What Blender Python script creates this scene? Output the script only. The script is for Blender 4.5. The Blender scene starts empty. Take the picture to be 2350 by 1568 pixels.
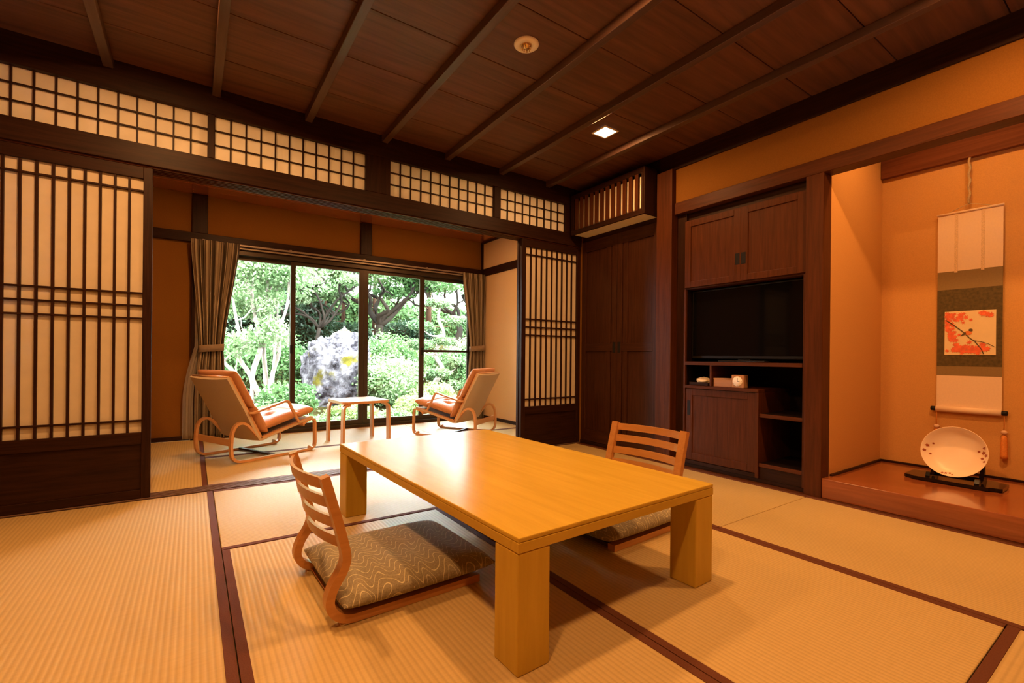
import bpy, bmesh, math, random
import numpy as np
from mathutils import Vector, Matrix, noise as mnoise

random.seed(7); RNG = np.random.default_rng(7)
S = bpy.context.scene
COL = S.collection
PI = math.pi

# ------------------------------------------------------------------ camera
F_PX, YAW, ROLL, CY = 1067.06, math.radians(34.4505), math.radians(0.53), 818.68
fwd = Vector((math.sin(YAW), math.cos(YAW), 0)); rgt = Vector((math.cos(YAW), -math.sin(YAW), 0)); up = Vector((0, 0, 1))
r3 = rgt * math.cos(ROLL) + up * math.sin(ROLL); u3 = up * math.cos(ROLL) - rgt * math.sin(ROLL)
cam = bpy.data.cameras.new('camera'); camo = bpy.data.objects.new('camera', cam); COL.objects.link(camo)
cam.sensor_width = 36; cam.lens = F_PX / 2350 * 36; cam.shift_y = (CY - 784) / 2350; cam.clip_start = .02
M = Matrix.Identity(4)
for i in range(3):
    M[i][0] = r3[i]; M[i][1] = u3[i]; M[i][2] = -fwd[i]
M[2][3] = .75
camo.matrix_world = M
S.camera = camo

# ------------------------------------------------------------------ sky, lamps, exposure
SKY, LAMP_W, ALCOVE_W, ENGAWA_W = 37.0, 12.3, 10.5, 4.5   # SKY: overcast horizon; three times that at the zenith
WARM = (1.0, .43, .115)
w = bpy.data.worlds.new('sky'); S.world = w; w.use_nodes = True
wt = w.node_tree; bg = wt.nodes['Background']; bg.inputs[0].default_value = (.92, .97, 1.0, 1)
tcw = wt.nodes.new('ShaderNodeTexCoord'); sxw = wt.nodes.new('ShaderNodeSeparateXYZ'); mrw = wt.nodes.new('ShaderNodeMapRange')
wt.links.new(tcw.outputs['Generated'], sxw.inputs[0]); wt.links.new(sxw.outputs[2], mrw.inputs[0])
mrw.inputs[1].default_value = 0; mrw.inputs[2].default_value = 1; mrw.inputs[3].default_value = SKY; mrw.inputs[4].default_value = SKY * 3
wt.links.new(mrw.outputs[0], bg.inputs[1])
vs = S.view_settings
vs.view_transform = 'Standard'; vs.look = 'None'; vs.exposure = 0.0; vs.gamma = 1.0; vs.use_curve_mapping = False
try:
    S.cycles.use_denoising = True; S.cycles.max_bounces = 10; S.cycles.diffuse_bounces = 6; S.cycles.transparent_max_bounces = 16
    S.cycles.sample_clamp_indirect = 8
except Exception:
    pass

# ------------------------------------------------------------------ materials
MATS = {}
def newmat(name):
    m = bpy.data.materials.new(name); m.use_nodes = True
    nt = m.node_tree; b = nt.nodes['Principled BSDF']
    MATS[name] = m
    return m, nt, b
def nd(nt, t, **kw):
    n = nt.nodes.new(t)
    for k, v in kw.items():
        if k in n.inputs: n.inputs[k].default_value = v
        else: setattr(n, k, v)
    return n
def lk(nt, a, b): nt.links.new(a, b)
def ramp(nt, stops):
    r = nt.nodes.new('ShaderNodeValToRGB'); cr = r.color_ramp
    while len(cr.elements) < len(stops): cr.elements.new(.5)
    for e, (p, c) in zip(cr.elements, stops): e.position = p; e.color = (*c, 1)
    return r
def bump(nt, b, h, strength, dist=.002):
    n = nd(nt, 'ShaderNodeBump', Strength=strength, Distance=dist); lk(nt, h, n.inputs['Height']); lk(nt, n.outputs[0], b.inputs['Normal'])

def plain(name, col, rough=.6, var=.12, scale=30, bmp=0, spec=.5, metal=0, coat=0):
    m, nt, b = newmat(name)
    tc = nd(nt, 'ShaderNodeTexCoord'); n = nd(nt, 'ShaderNodeTexNoise', Scale=scale, Detail=4.0)
    lk(nt, tc.outputs['Object'], n.inputs['Vector'])
    r = ramp(nt, [(.25, tuple(c * (1 - var) for c in col)), (.75, tuple(min(1, c * (1 + var)) for c in col))])
    lk(nt, n.outputs[0], r.inputs[0]); lk(nt, r.outputs[0], b.inputs['Base Color'])
    b.inputs['Roughness'].default_value = rough; b.inputs['Metallic'].default_value = metal
    b.inputs['Specular IOR Level'].default_value = spec
    if coat: b.inputs['Coat Weight'].default_value = coat; b.inputs['Coat Roughness'].default_value = .08
    if bmp: bump(nt, b, n.outputs[0], bmp)
    return m

def wood(name, c1, c2, rough=.45, fine=60, along=3, spec=.5, coat=0, bmp=.25):
    """three versions of one wood, with the grain along x, y or z"""
    out = []
    for ax in range(3):
        m, nt, b = newmat(name + '_grain_' + 'xyz'[ax])
        tc = nd(nt, 'ShaderNodeTexCoord'); mp = nd(nt, 'ShaderNodeMapping')
        sc = [fine, fine, fine]; sc[ax] = along
        mp.inputs['Scale'].default_value = sc
        oi = nd(nt, 'ShaderNodeObjectInfo')
        add = nd(nt, 'ShaderNodeVectorMath', operation='ADD'); mul = nd(nt, 'ShaderNodeMath', operation='MULTIPLY'); mul.inputs[1].default_value = 17.0
        lk(nt, oi.outputs['Random'], mul.inputs[0]); lk(nt, tc.outputs['Object'], add.inputs[0]); lk(nt, mul.outputs[0], add.inputs[1])
        lk(nt, add.outputs[0], mp.inputs['Vector'])
        n = nd(nt, 'ShaderNodeTexNoise', Scale=1.0, Detail=5.0, Roughness=.6, Distortion=.6); lk(nt, mp.outputs[0], n.inputs['Vector'])
        r = ramp(nt, [(.28, c1), (.5, tuple((a + b_) / 2 for a, b_ in zip(c1, c2))), (.72, c2)])
        lk(nt, n.outputs[0], r.inputs[0]); lk(nt, r.outputs[0], b.inputs['Base Color'])
        b.inputs['Roughness'].default_value = rough; b.inputs['Specular IOR Level'].default_value = spec
        if coat: b.inputs['Coat Weight'].default_value = coat; b.inputs['Coat Roughness'].default_value = .1
        bump(nt, b, n.outputs[0], bmp, .0008)
        out.append(m)
    return out

def tatami_mat(name, ax):
    m, nt, b = newmat(name)
    tc = nd(nt, 'ShaderNodeTexCoord')
    sx = nd(nt, 'ShaderNodeSeparateXYZ'); lk(nt, tc.outputs['Object'], sx.inputs[0])
    src = sx.outputs[1 - ax]; lon = sx.outputs[ax]
    f = nd(nt, 'ShaderNodeMath', operation='MULTIPLY'); f.inputs[1].default_value = 2 * PI / .0155; lk(nt, src, f.inputs[0])
    s = nd(nt, 'ShaderNodeMath', operation='SINE'); lk(nt, f.outputs[0], s.inputs[0])
    f2 = nd(nt, 'ShaderNodeMath', operation='MULTIPLY'); f2.inputs[1].default_value = 2 * PI / .0042; lk(nt, lon, f2.inputs[0])
    s2 = nd(nt, 'ShaderNodeMath', operation='SINE'); lk(nt, f2.outputs[0], s2.inputs[0])
    mp = nd(nt, 'ShaderNodeMapping'); sc = [60, 60, 60]; sc[1 - ax] = 8; mp.inputs['Scale'].default_value = sc
    lk(nt, tc.outputs['Object'], mp.inputs['Vector'])
    n = nd(nt, 'ShaderNodeTexNoise', Scale=3.0, Detail=4.0); lk(nt, mp.outputs[0], n.inputs['Vector'])
    r = ramp(nt, [(.2, (.50, .375, .165)), (.8, (.56, .42, .20))]); lk(nt, n.outputs[0], r.inputs[0])
    mr = nd(nt, 'ShaderNodeMapRange'); lk(nt, s.outputs[0], mr.inputs[0])
    mr.inputs[1].default_value = -1; mr.inputs[2].default_value = .2; mr.inputs[3].default_value = .84; mr.inputs[4].default_value = 1
    mx = nd(nt, 'ShaderNodeVectorMath', operation='SCALE'); lk(nt, r.outputs[0], mx.inputs[0]); lk(nt, mr.outputs[0], mx.inputs['Scale'])
    lk(nt, mx.outputs[0], b.inputs['Base Color'])
    a = nd(nt, 'ShaderNodeMath', operation='MULTIPLY_ADD'); lk(nt, s2.outputs[0], a.inputs[0]); a.inputs[1].default_value = .0; lk(nt, s.outputs[0], a.inputs[2])
    bump(nt, b, a.outputs[0], .22, .0012)
    b.inputs['Roughness'].default_value = .5; b.inputs['Specular IOR Level'].default_value = .35
    return m

def thin_mat(name, col, trans, rough=.9):
    """paper, leaves and thin cloth: diffuse with some light passing through"""
    m, nt, b = newmat(name)
    nt.nodes.remove(b); out = nt.nodes['Material Output']
    tc = nd(nt, 'ShaderNodeTexCoord'); n = nd(nt, 'ShaderNodeTexNoise', Scale=14.0, Detail=3.0); lk(nt, tc.outputs['Object'], n.inputs['Vector'])
    r = ramp(nt, [(.3, tuple(c * .93 for c in col)), (.7, col)]); lk(nt, n.outputs[0], r.inputs[0])
    d = nd(nt, 'ShaderNodeBsdfDiffuse'); t = nd(nt, 'ShaderNodeBsdfTranslucent'); mx = nd(nt, 'ShaderNodeMixShader'); mx.inputs[0].default_value = trans
    lk(nt, r.outputs[0], d.inputs[0]); lk(nt, r.outputs[0], t.inputs[0]); lk(nt, d.outputs[0], mx.inputs[1]); lk(nt, t.outputs[0], mx.inputs[2]); lk(nt, mx.outputs[0], out.inputs[0])
    return m

def leaf_mat(name, ca, cb, cc, scale=2.5):
    m, nt, b = newmat(name)
    nt.nodes.remove(b); out = nt.nodes['Material Output']
    g = nd(nt, 'ShaderNodeNewGeometry'); n = nd(nt, 'ShaderNodeTexNoise', Scale=scale, Detail=5.0, Roughness=.75); lk(nt, g.outputs['Position'], n.inputs['Vector'])
    r = ramp(nt, [(.3, ca), (.5, cb), (.68, cc)]); lk(nt, n.outputs[0], r.inputs[0])
    d = nd(nt, 'ShaderNodeBsdfDiffuse'); t = nd(nt, 'ShaderNodeBsdfTranslucent'); mx = nd(nt, 'ShaderNodeMixShader'); mx.inputs[0].default_value = .35
    lk(nt, r.outputs[0], d.inputs[0]); lk(nt, r.outputs[0], t.inputs[0]); lk(nt, d.outputs[0], mx.inputs[1]); lk(nt, t.outputs[0], mx.inputs[2])
    gl = nd(nt, 'ShaderNodeBsdfGlossy', Roughness=.45); m2 = nd(nt, 'ShaderNodeMixShader'); m2.inputs[0].default_value = .012
    lk(nt, mx.outputs[0], m2.inputs[1]); lk(nt, gl.outputs[0], m2.inputs[2]); lk(nt, m2.outputs[0], out.inputs[0])
    return m

def glass_mat():
    m, nt, b = newmat('window_glass'); nt.nodes.remove(b); out = nt.nodes['Material Output']
    t = nd(nt, 'ShaderNodeBsdfTransparent'); t.inputs[0].default_value = (.97, .985, .98, 1)
    g = nd(nt, 'ShaderNodeBsdfGlossy', Roughness=.01); fr = nd(nt, 'ShaderNodeFresnel', IOR=1.45)
    mx = nd(nt, 'ShaderNodeMixShader'); lk(nt, fr.outputs[0], mx.inputs[0]); lk(nt, t.outputs[0], mx.inputs[1]); lk(nt, g.outputs[0], mx.inputs[2]); lk(nt, mx.outputs[0], out.inputs[0])
    return m

def wave_cloth():
    m, nt, b = newmat('wave_brocade')
    tc = nd(nt, 'ShaderNodeTexCoord'); sx = nd(nt, 'ShaderNodeSeparateXYZ'); lk(nt, tc.outputs['Object'], sx.inputs[0])
    def math_(op, a, v):
        n = nd(nt, 'ShaderNodeMath', operation=op)
        for i, q in enumerate((a, v)):
            if q is None: continue
            if isinstance(q, (int, float)): n.inputs[i].default_value = q
            else: lk(nt, q, n.inputs[i])
        return n.outputs[0]
    nz = nd(nt, 'ShaderNodeTexNoise', Scale=9.0, Detail=1.0); lk(nt, tc.outputs['Object'], nz.inputs['Vector'])
    ph = math_('ADD', math_('MULTIPLY', sx.outputs[0], 2 * PI / .070), math_('MULTIPLY', nz.outputs[0], 7.0))
    wv = math_('MULTIPLY', math_('SINE', ph, None), .85)
    ph2 = math_('ADD', math_('MULTIPLY', sx.outputs[1], 1 / .032), math_('ADD', wv, math_('MULTIPLY', nz.outputs[0], 2.2)))
    fr = math_('ABSOLUTE', math_('SUBTRACT', math_('FRACT', ph2, None), .5), None)
    line = math_('LESS_THAN', fr, .055)
    n2 = nd(nt, 'ShaderNodeTexNoise', Scale=220.0, Detail=2.0); lk(nt, tc.outputs['Object'], n2.inputs['Vector'])
    base = ramp(nt, [(.3, (.165, .140, .085)), (.7, (.26, .225, .145))]); lk(nt, n2.outputs[0], base.inputs[0])
    mx = nd(nt, 'ShaderNodeMix', data_type='RGBA'); lk(nt, line, mx.inputs[0]); lk(nt, base.outputs[0], mx.inputs[6]); mx.inputs[7].default_value = (.52, .47, .30, 1)
    lk(nt, mx.outputs[2], b.inputs['Base Color']); b.inputs['Roughness'].default_value = .7
    b.inputs['Sheen Weight'].default_value = .2
    bump(nt, b, n2.outputs[0], .2, .001)
    return m

def stripe_cloth():
    m, nt, b = newmat('striped_curtain')
    uv = nd(nt, 'ShaderNodeTexCoord'); sx = nd(nt, 'ShaderNodeSeparateXYZ'); lk(nt, uv.outputs['UV'], sx.inputs[0])
    f = nd(nt, 'ShaderNodeMath', operation='MULTIPLY'); f.inputs[1].default_value = 2 * PI * 22; lk(nt, sx.outputs[0], f.inputs[0])
    s = nd(nt, 'ShaderNodeMath', operation='SINE'); lk(nt, f.outputs[0], s.inputs[0])
    r = ramp(nt, [(.30, (.10, .072, .048)), (.45, (.24, .19, .135)), (.75, (.42, .35, .255))])
    mr = nd(nt, 'ShaderNodeMapRange'); lk(nt, s.outputs[0], mr.inputs[0]); mr.inputs[1].default_value = -1; lk(nt, mr.outputs[0], r.inputs[0])
    lk(nt, r.outputs[0], b.inputs['Base Color']); b.inputs['Roughness'].default_value = .85; b.inputs['Specular IOR Level'].default_value = .2
    return m

def rock_mat():
    m, nt, b = newmat('garden_rock')
    g = nd(nt, 'ShaderNodeNewGeometry'); n = nd(nt, 'ShaderNodeTexNoise', Scale=5.0, Detail=9.0, Roughness=.75); lk(nt, g.outputs['Position'], n.inputs['Vector'])
    r = ramp(nt, [(.38, (.006, .006, .008)), (.48, (.045, .043, .049)), (.64, (.13, .125, .135))]); lk(nt, n.outputs[0], r.inputs[0])
    n2 = nd(nt, 'ShaderNodeTexNoise', Scale=2.6, Detail=4.0); lk(nt, g.outputs['Position'], n2.inputs['Vector'])
    r2 = ramp(nt, [(.56, (0, 0, 0)), (.63, (1, 1, 1))]); lk(nt, n2.outputs[0], r2.inputs[0])
    mx = nd(nt, 'ShaderNodeMix', data_type='RGBA'); lk(nt, r2.outputs[0], mx.inputs[0]); lk(nt, r.outputs[0], mx.inputs[6]); mx.inputs[7].default_value = (.055, .048, .008, 1)
    lk(nt, mx.outputs[2], b.inputs['Base Color']); b.inputs['Roughness'].default_value = .95; b.inputs['Specular IOR Level'].default_value = .05
    bump(nt, b, n.outputs[0], .9, .05)
    return m

def emit_mat(name, col, strength):
    m, nt, b = newmat(name); nt.nodes.remove(b); out = nt.nodes['Material Output']
    e = nd(nt, 'ShaderNodeEmission', Strength=strength); e.inputs[0].default_value = (*col, 1); lk(nt, e.outputs[0], out.inputs[0])
    return m

DARK = wood('dark_stained_cedar', (.014, .0045, .0022), (.036, .0125, .006), .45, 70, 4, .15)
BROWN = wood('brown_stained_cedar', (.050, .0135, .0035), (.095, .027, .0075), .45, 60, 3.5, .15)
CLOSET = wood('closet_stained_cedar', (.026, .008, .003), (.058, .019, .0075), .42, 70, 4, .2)
CEIL = wood('ceiling_cedar', (.060, .020, .010), (.165, .060, .030), .5, 26, 1.6, bmp=.6)
BATTEN = wood('ceiling_batten_wood', (.075, .04, .03), (.11, .06, .046), .35, 60, 3)
RIDGE = wood('pale_track_wood', (.13, .075, .055), (.19, .115, .085), .4, 60, 3)  # track ridges, a paler brown than the threshold
REDM = wood('matt_red_pine', (.105, .030, .011), (.19, .058, .022), .6, 40, 2.2, .1)
REDW = wood('alcove_red_pine', (.20, .052, .018), (.33, .100, .036), .20, 40, 2.2, coat=.5)
HONEY = wood('honey_lacquered_oak', (.49, .335, .046), (.585, .405, .062), .24, 30, 2, .13, coat=.0, bmp=.05)
BEECH = wood('orange_beech', (.42, .19, .055), (.54, .26, .085), .33, 50, 3, coat=.3, bmp=.08)
BIRCH = wood('pale_birch', (.60, .32, .15), (.70, .40, .20), .35, 50, 3, coat=.2, bmp=.08)
BOXW = wood('pale_box_wood', (.34, .17, .08), (.46, .25, .12), .45, 60, 4)
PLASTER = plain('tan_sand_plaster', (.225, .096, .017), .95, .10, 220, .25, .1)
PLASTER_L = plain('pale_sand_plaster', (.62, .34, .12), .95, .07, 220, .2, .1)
PLASTER_DAYLIT = plain('daylit_bay_plaster', (.76, .54, .32), .95, .05, 220, .2, .1)  # daylight on the bay side wall, painted in as a lighter plaster colour
HERI = plain('brown_tatami_border', (.115, .040, .022), .8, .18, 300, .2, .2)
TAT = [tatami_mat('tatami_weave_along_x', 0), tatami_mat('tatami_weave_along_y', 1)]
PAPER = thin_mat('shoji_paper', (.84, .78, .66), .30)
PAPER_T = thin_mat('transom_paper', (.97, .95, .90), .42)
SHEER = thin_mat('sheer_cloth', (.50, .44, .38), .45)
GLASS = glass_mat()
BRONZE = plain('bronze_aluminium', (.055, .040, .030), .35, .05, 20, 0, .5, .6)
STEEL = plain('grey_track', (.28, .22, .18), .35, .05, 20, 0, .5, .3)
CREAM = plain('cream_plastic', (.86, .76, .58), .4, .03, 10)
WHITE = plain('white_enamel', (.90, .86, .78), .35, .03, 10)
BRASS = plain('brass', (.70, .55, .32), .25, .05, 20, 0, .5, 1)
BLACK = plain('black_metal', (.010, .009, .011), .5, .1, 30, 0, .2)
SCREEN = plain('black_screen_glass', (.003, .003, .004), .05, .0, 5, 0, .22)
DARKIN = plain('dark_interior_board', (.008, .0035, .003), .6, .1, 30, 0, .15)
LACQ = plain('black_lacquer', (.008, .006, .006), .10, .1, 20, 0, .35, 0, .1)
SILK_W = plain('cream_silk', (.80, .62, .47), .8, .03, 120)
SILK_S = plain('pale_gold_silk', (.70, .52, .34), .7, .25, 260)
SILK_T = plain('olive_tan_silk', (.24, .165, .07), .75, .06, 160)
SILK_G = plain('moss_green_brocade', (.085, .060, .018), .75, .38, 70)
PICPAPER = plain('picture_paper', (.80, .66, .42), .85, .03, 30)
MAPLE = plain('maple_red_print', (.84, .16, .075), .85, .3, 40)
INK = plain('ink_brown_print', (.10, .075, .035), .85, .2, 30)
BIRDO = plain('bird_orange_print', (.75, .22, .05), .85, .1, 30)
CORD = plain('twisted_cord', (.50, .38, .22), .8, .3, 300)
TASSEL = plain('orange_tassel_silk', (.72, .26, .05), .7, .15, 200)
BEAD = plain('pale_ceramic_bead', (.70, .48, .36), .4, .05, 20)
CHINA = plain('cream_porcelain', (.80, .66, .56), .32, .03, 10, 0, .4)
MOTIF = plain('red_brown_glaze', (.30, .07, .03), .3, .2, 40)
CANVAS = plain('grey_beige_canvas', (.60, .50, .38), .9, .10, 350, .3, .1)
LEATHER = plain('tan_leather', (.53, .255, .120), .42, .08, 30, .12, .45)
BROCADE = wave_cloth()
STRIPE = stripe_cloth()
SEATBASE = plain('dark_plywood_underside', (.045, .022, .012), .6, .1, 40)
CLOTHW = plain('cream_towel', (.78, .66, .46), .9, .08, 90, .3)
BARKP = plain('pale_bark', (.20, .175, .155), .9, .35, 9, .6, .05)
BARKD = plain('dark_bark', (.012, .010, .008), .95, .3, 12, .8, .03)
BARKR = plain('red_brown_bark', (.030, .016, .010), .95, .3, 10, .8, .03)
LEAF_P = leaf_mat('pale_green_leaves', (0.043, 0.1003, 0.036), (0.1036, 0.1756, 0.0725), (0.1898, 0.2342, 0.1446))
LEAF_M = leaf_mat('mid_green_leaves', (0.0193, 0.0542, 0.0181), (0.0517, 0.1128, 0.036), (0.108, 0.1673, 0.0725))
LEAF_D = leaf_mat('dark_green_leaves', (0.0036, 0.013, 0.0077), (0.0105, 0.0262, 0.0126), (0.0224, 0.0466, 0.0209))
LEAF_B = leaf_mat('blue_green_needles', (0.0227, 0.0542, 0.0232), (0.0589, 0.1087, 0.0464), (0.1361, 0.1756, 0.0795))
LEAF_Y = leaf_mat('yellow_green_leaves', (0.0561, 0.1087, 0.0243), (0.1296, 0.1921, 0.06), (0.2158, 0.2507, 0.1325))
SOIL = plain('mossy_soil', (.012, .011, .004), .95, .5, 6, .6, 0)
ROCK = rock_mat()

# ------------------------------------------------------------------ builders
OFF = {}
def tag(o, label=None, cat=None, group=None, kind=None):
    if label: o['label'] = label
    if cat: o['category'] = cat
    if group: o['group'] = group
    if kind: o['kind'] = kind
    return o
def thing(name, loc, label, cat, group=None, kind=None, local=False):
    """an Empty at the thing's base; parts below are given in room coordinates (or local ones)"""
    o = bpy.data.objects.new(name, None); o.empty_display_size = .05; COL.objects.link(o); o.location = loc
    OFF[o] = Vector((0, 0, 0)) if local else Vector(loc)
    return tag(o, label, cat, group, kind)
def mk(name, verts, faces, mat, parent=None, smooth=False, uv=None):
    vs_ = np.asarray(verts, float); c = (vs_.min(0) + vs_.max(0)) / 2
    me = bpy.data.meshes.new(name); me.from_pydata((vs_ - c).tolist(), [], faces)
    me.materials.append(mat)
    if smooth: me.polygons.foreach_set('use_smooth', [True] * len(me.polygons))
    if uv is not None:
        l = me.uv_layers.new(name='map')
        for lp in me.loops: l.data[lp.index].uv = uv[lp.vertex_index]
    me.update()
    return put(name, me, Vector(c), parent)
def put(name, me, c, parent=None):
    o = bpy.data.objects.new(name, me); COL.objects.link(o)
    off = OFF[parent] if parent else Vector((0, 0, 0))
    o.location = Vector(c) - off; OFF[o] = Vector(c)
    if parent: o.parent = parent
    return o
def pick(mat, dims):
    return mat[int(np.argmax(dims))] if isinstance(mat, list) else mat
def frombm(name, bm, mat, parent=None, smooth=False):
    vs_ = [v.co.copy() for v in bm.verts]; bm.verts.index_update()
    fs = [[v.index for v in f.verts] for f in bm.faces]; bm.free()
    arr = np.array([list(v) for v in vs_])
    return mk(name, arr, fs, pick(mat, arr.max(0) - arr.min(0)), parent, smooth)
def addbox(bm, x0, x1, y0, y1, z0, z1, bev=0):
    r = bmesh.ops.create_cube(bm, size=1)
    for v in r['verts']:
        v.co = Vector(((x0 + x1) / 2 + v.co.x * (x1 - x0), (y0 + y1) / 2 + v.co.y * (y1 - y0), (z0 + z1) / 2 + v.co.z * (z1 - z0)))
    if bev:
        es = list({e for v in r['verts'] for e in v.link_edges})
        bmesh.ops.bevel(bm, geom=es, offset=bev, segments=2, affect='EDGES', profile=.5)
def box(name, x0, x1, y0, y1, z0, z1, mat, parent=None, bev=.0015):
    bm = bmesh.new(); b = min(bev, .3 * min(abs(x1 - x0), abs(y1 - y0), abs(z1 - z0)))
    addbox(bm, x0, x1, y0, y1, z0, z1, b if b > .0003 else 0)
    return frombm(name, bm, mat, parent)
def boxes(name, lst, mat, parent=None, bev=0):
    bm = bmesh.new()
    for q in lst: addbox(bm, *q, bev)
    return frombm(name, bm, mat, parent)
def copy_tree(o, parent=None):
    c = o.copy(); COL.objects.link(c); c.parent = parent; OFF[c] = OFF.get(o, Vector((0, 0, 0)))
    for ch in list(o.children): copy_tree(ch, c)
    return c
def spline(pts, n):
    """Catmull-Rom through the points"""
    P = np.array(pts, float); P = np.vstack([2 * P[0] - P[1], P, 2 * P[-1] - P[-2]]); out = []
    for i in range(1, len(P) - 2):
        for k in range(n):
            t = k / n; a, b, c, d = P[i - 1], P[i], P[i + 1], P[i + 2]
            out.append(.5 * (2 * b + (c - a) * t + (2 * a - 5 * b + 4 * c - d) * t * t + (3 * b - a - 3 * c + d) * t ** 3))
    out.append(P[-2]); return np.array(out)
def tube_mesh(path, rad, sides=8):
    path = np.array(path, float); n = len(path); rad = np.broadcast_to(rad, (n,)) if np.ndim(rad) == 0 else np.array(rad)
    vs_, fs = [], []; ref = Vector((.13, .31, .94))
    for i in range(n):
        t = Vector(path[min(i + 1, n - 1)] - path[max(i - 1, 0)]).normalized()
        a = t.cross(ref)
        if a.length < .1: a = t.cross(Vector((1, 0, 0)))
        a.normalize(); b = t.cross(a)
        for k in range(sides):
            g = 2 * PI * k / sides; vs_.append(list(Vector(path[i]) + (a * math.cos(g) + b * math.sin(g)) * rad[i]))
    for i in range(n - 1):
        for k in range(sides):
            k2 = (k + 1) % sides; fs.append([i * sides + k, i * sides + k2, (i + 1) * sides + k2, (i + 1) * sides + k])
    fs.append(list(range(sides))[::-1]); fs.append([(n - 1) * sides + k for k in range(sides)])
    return vs_, fs
def tube(name, path, rad, mat, parent=None, sides=8):
    v, f = tube_mesh(path, rad, sides); return mk(name, v, f, mat, parent, True)
def ribbon(name, path2, y0, y1, th, mat, parent=None, n=6, close=False):
    """a bent flat bar: path in the x-z plane, width y0..y1, thickness th across the path"""
    p = spline(path2, n) if n > 1 else np.array(path2, float)
    vs_, fs = [], []
    for i in range(len(p)):
        t = p[min(i + 1, len(p) - 1)] - p[max(i - 1, 0)]; t = t / (np.linalg.norm(t) + 1e-9); nn = np.array([-t[1], t[0]]) * th / 2
        a, b = p[i] + nn, p[i] - nn
        vs_ += [[a[0], y0, a[1]], [a[0], y1, a[1]], [b[0], y1, b[1]], [b[0], y0, b[1]]]
    for i in range(len(p) - 1):
        for k in range(4):
            k2 = (k + 1) % 4; fs.append([i * 4 + k, i * 4 + k2, (i + 1) * 4 + k2, (i + 1) * 4 + k])
    fs.append([0, 3, 2, 1]); e = (len(p) - 1) * 4; fs.append([e, e + 1, e + 2, e + 3])
    return mk(name, vs_, fs, mat, parent)
def lathe_mesh(prof, seg=40):
    vs_, fs = [], []; n = len(prof)
    for k in range(seg):
        g = 2 * PI * k / seg
        for r, z in prof: vs_.append([r * math.cos(g), r * math.sin(g), z])
    for k in range(seg):
        k2 = (k + 1) % seg
        for i in range(n - 1): fs.append([k * n + i, k2 * n + i, k2 * n + i + 1, k * n + i + 1])
    return np.array(vs_), fs
def lathe(name, prof, loc, mat, parent=None, seg=40, rot=None):
    v, f = lathe_mesh(prof, seg)
    if rot is not None: v = v @ np.array(rot.to_3x3()).T
    return mk(name, v + np.array(loc), f, mat, parent, True)
def pad_mesh(L, W, T, n=26, p=5, tufts=(), depth=.5, tr=.05):
    """a soft pad in local x (length), y (width), z (thickness)"""
    s = np.sin(np.linspace(-PI / 2, PI / 2, n)); X, Y = np.meshgrid(s, s, indexing='ij')
    h = np.clip((1 - np.abs(X) ** p) * (1 - np.abs(Y) ** p), 0, 1) ** .42
    dip = np.ones_like(h)
    for (tx, ty) in tufts:
        d2 = (X - tx) ** 2 * (L / 2) ** 2 + (Y - ty) ** 2 * (W / 2) ** 2
        dip -= depth * np.exp(-d2 / (tr * tr))
    bulge = 1 - .06 * (X ** 2 + Y ** 2)
    top = h * T / 2 * dip * bulge; bot = -h * T / 2 * .8
    vs_ = [[X[i, j] * L / 2, Y[i, j] * W / 2, top[i, j]] for i in range(n) for j in range(n)] + [[X[i, j] * L / 2, Y[i, j] * W / 2, bot[i, j]] for i in range(n) for j in range(n)]
    fs = []; N = n * n
    for i in range(n - 1):
        for j in range(n - 1):
            a = i * n + j; fs.append([a, a + n, a + n + 1, a + 1]); fs.append([N + a, N + a + 1, N + a + n + 1, N + a + n])
    return np.array(vs_), fs
def pad(name, L, W, T, c, ang, mat, parent, **kw):
    """pad centred on c, its length turned by ang in the x-z plane"""
    v, f = pad_mesh(L, W, T, **kw); ca, sa = math.cos(ang), math.sin(ang)
    R_ = np.array([[ca, 0, -sa], [0, 1, 0], [sa, 0, ca]])
    return mk(name, v @ R_.T + np.array(c), f, mat, parent, True)

ntrim = [0]
def trim(label, x0, x1, y0, y1, z0, z1, mat=None, cat='beam', bev=.003):
    ntrim[0] += 1
    return tag(box('trim_%d' % ntrim[0], x0, x1, y0, y1, z0, z1, mat or DARK, None, bev), label, cat, None, 'structure')

# ================================================================== THE ROOM
# ---- floor: tatami mats with cloth borders
fl = tag(box('floor', -.86, 2.80, -.70, 3.02, -.09, -.052, DARK, None, 0), 'straw tatami floor of the main room around the low table', 'floor', None, 'structure')
fl2 = tag(box('floor', -.86, 2.93, 3.135, 4.90, -.09, -.052, DARK, None, 0), 'sunlit tatami floor of the sitting bay in front of the garden window', 'floor', None, 'structure')
def mat_(par, x0, x1, y0, y1, ax, sides):
    g = .0015
    t = box('tatami', x0 + g, x1 - g, y0 + g, y1 - g, -.05, 0, TAT[ax], par, .003)
    bw = .027
    for s in sides:
        q = {'w': (x0 + g, x0 + bw, y0 + g, y1 - g), 'e': (x1 - bw, x1 - g, y0 + g, y1 - g), 's': (x0 + g, x1 - g, y0 + g, y0 + bw), 'n': (x0 + g, x1 - g, y1 - bw, y1 - g)}[s]
        box('cloth_border', *q, -.012, .0016, HERI, t, .0006)
for a in ((-.855, .095, 1.19, 3.02, 1, 'we'), (-.855, .095, -.66, 1.19, 1, 'we'), (.095, 1.915, 2.085, 3.02, 0, 'sn'), (.095, 1.01, .29, 2.085, 1, 'we'),
          (1.01, 1.915, .29, 2.085, 1, 'we'), (1.915, 2.78, 1.18, 3.02, 1, 'we'), (1.915, 2.78, -.66, 1.18, 1, 'we'), (.095, 1.915, -.66, .29, 0, 'sn')):
    mat_(fl, *a)
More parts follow.
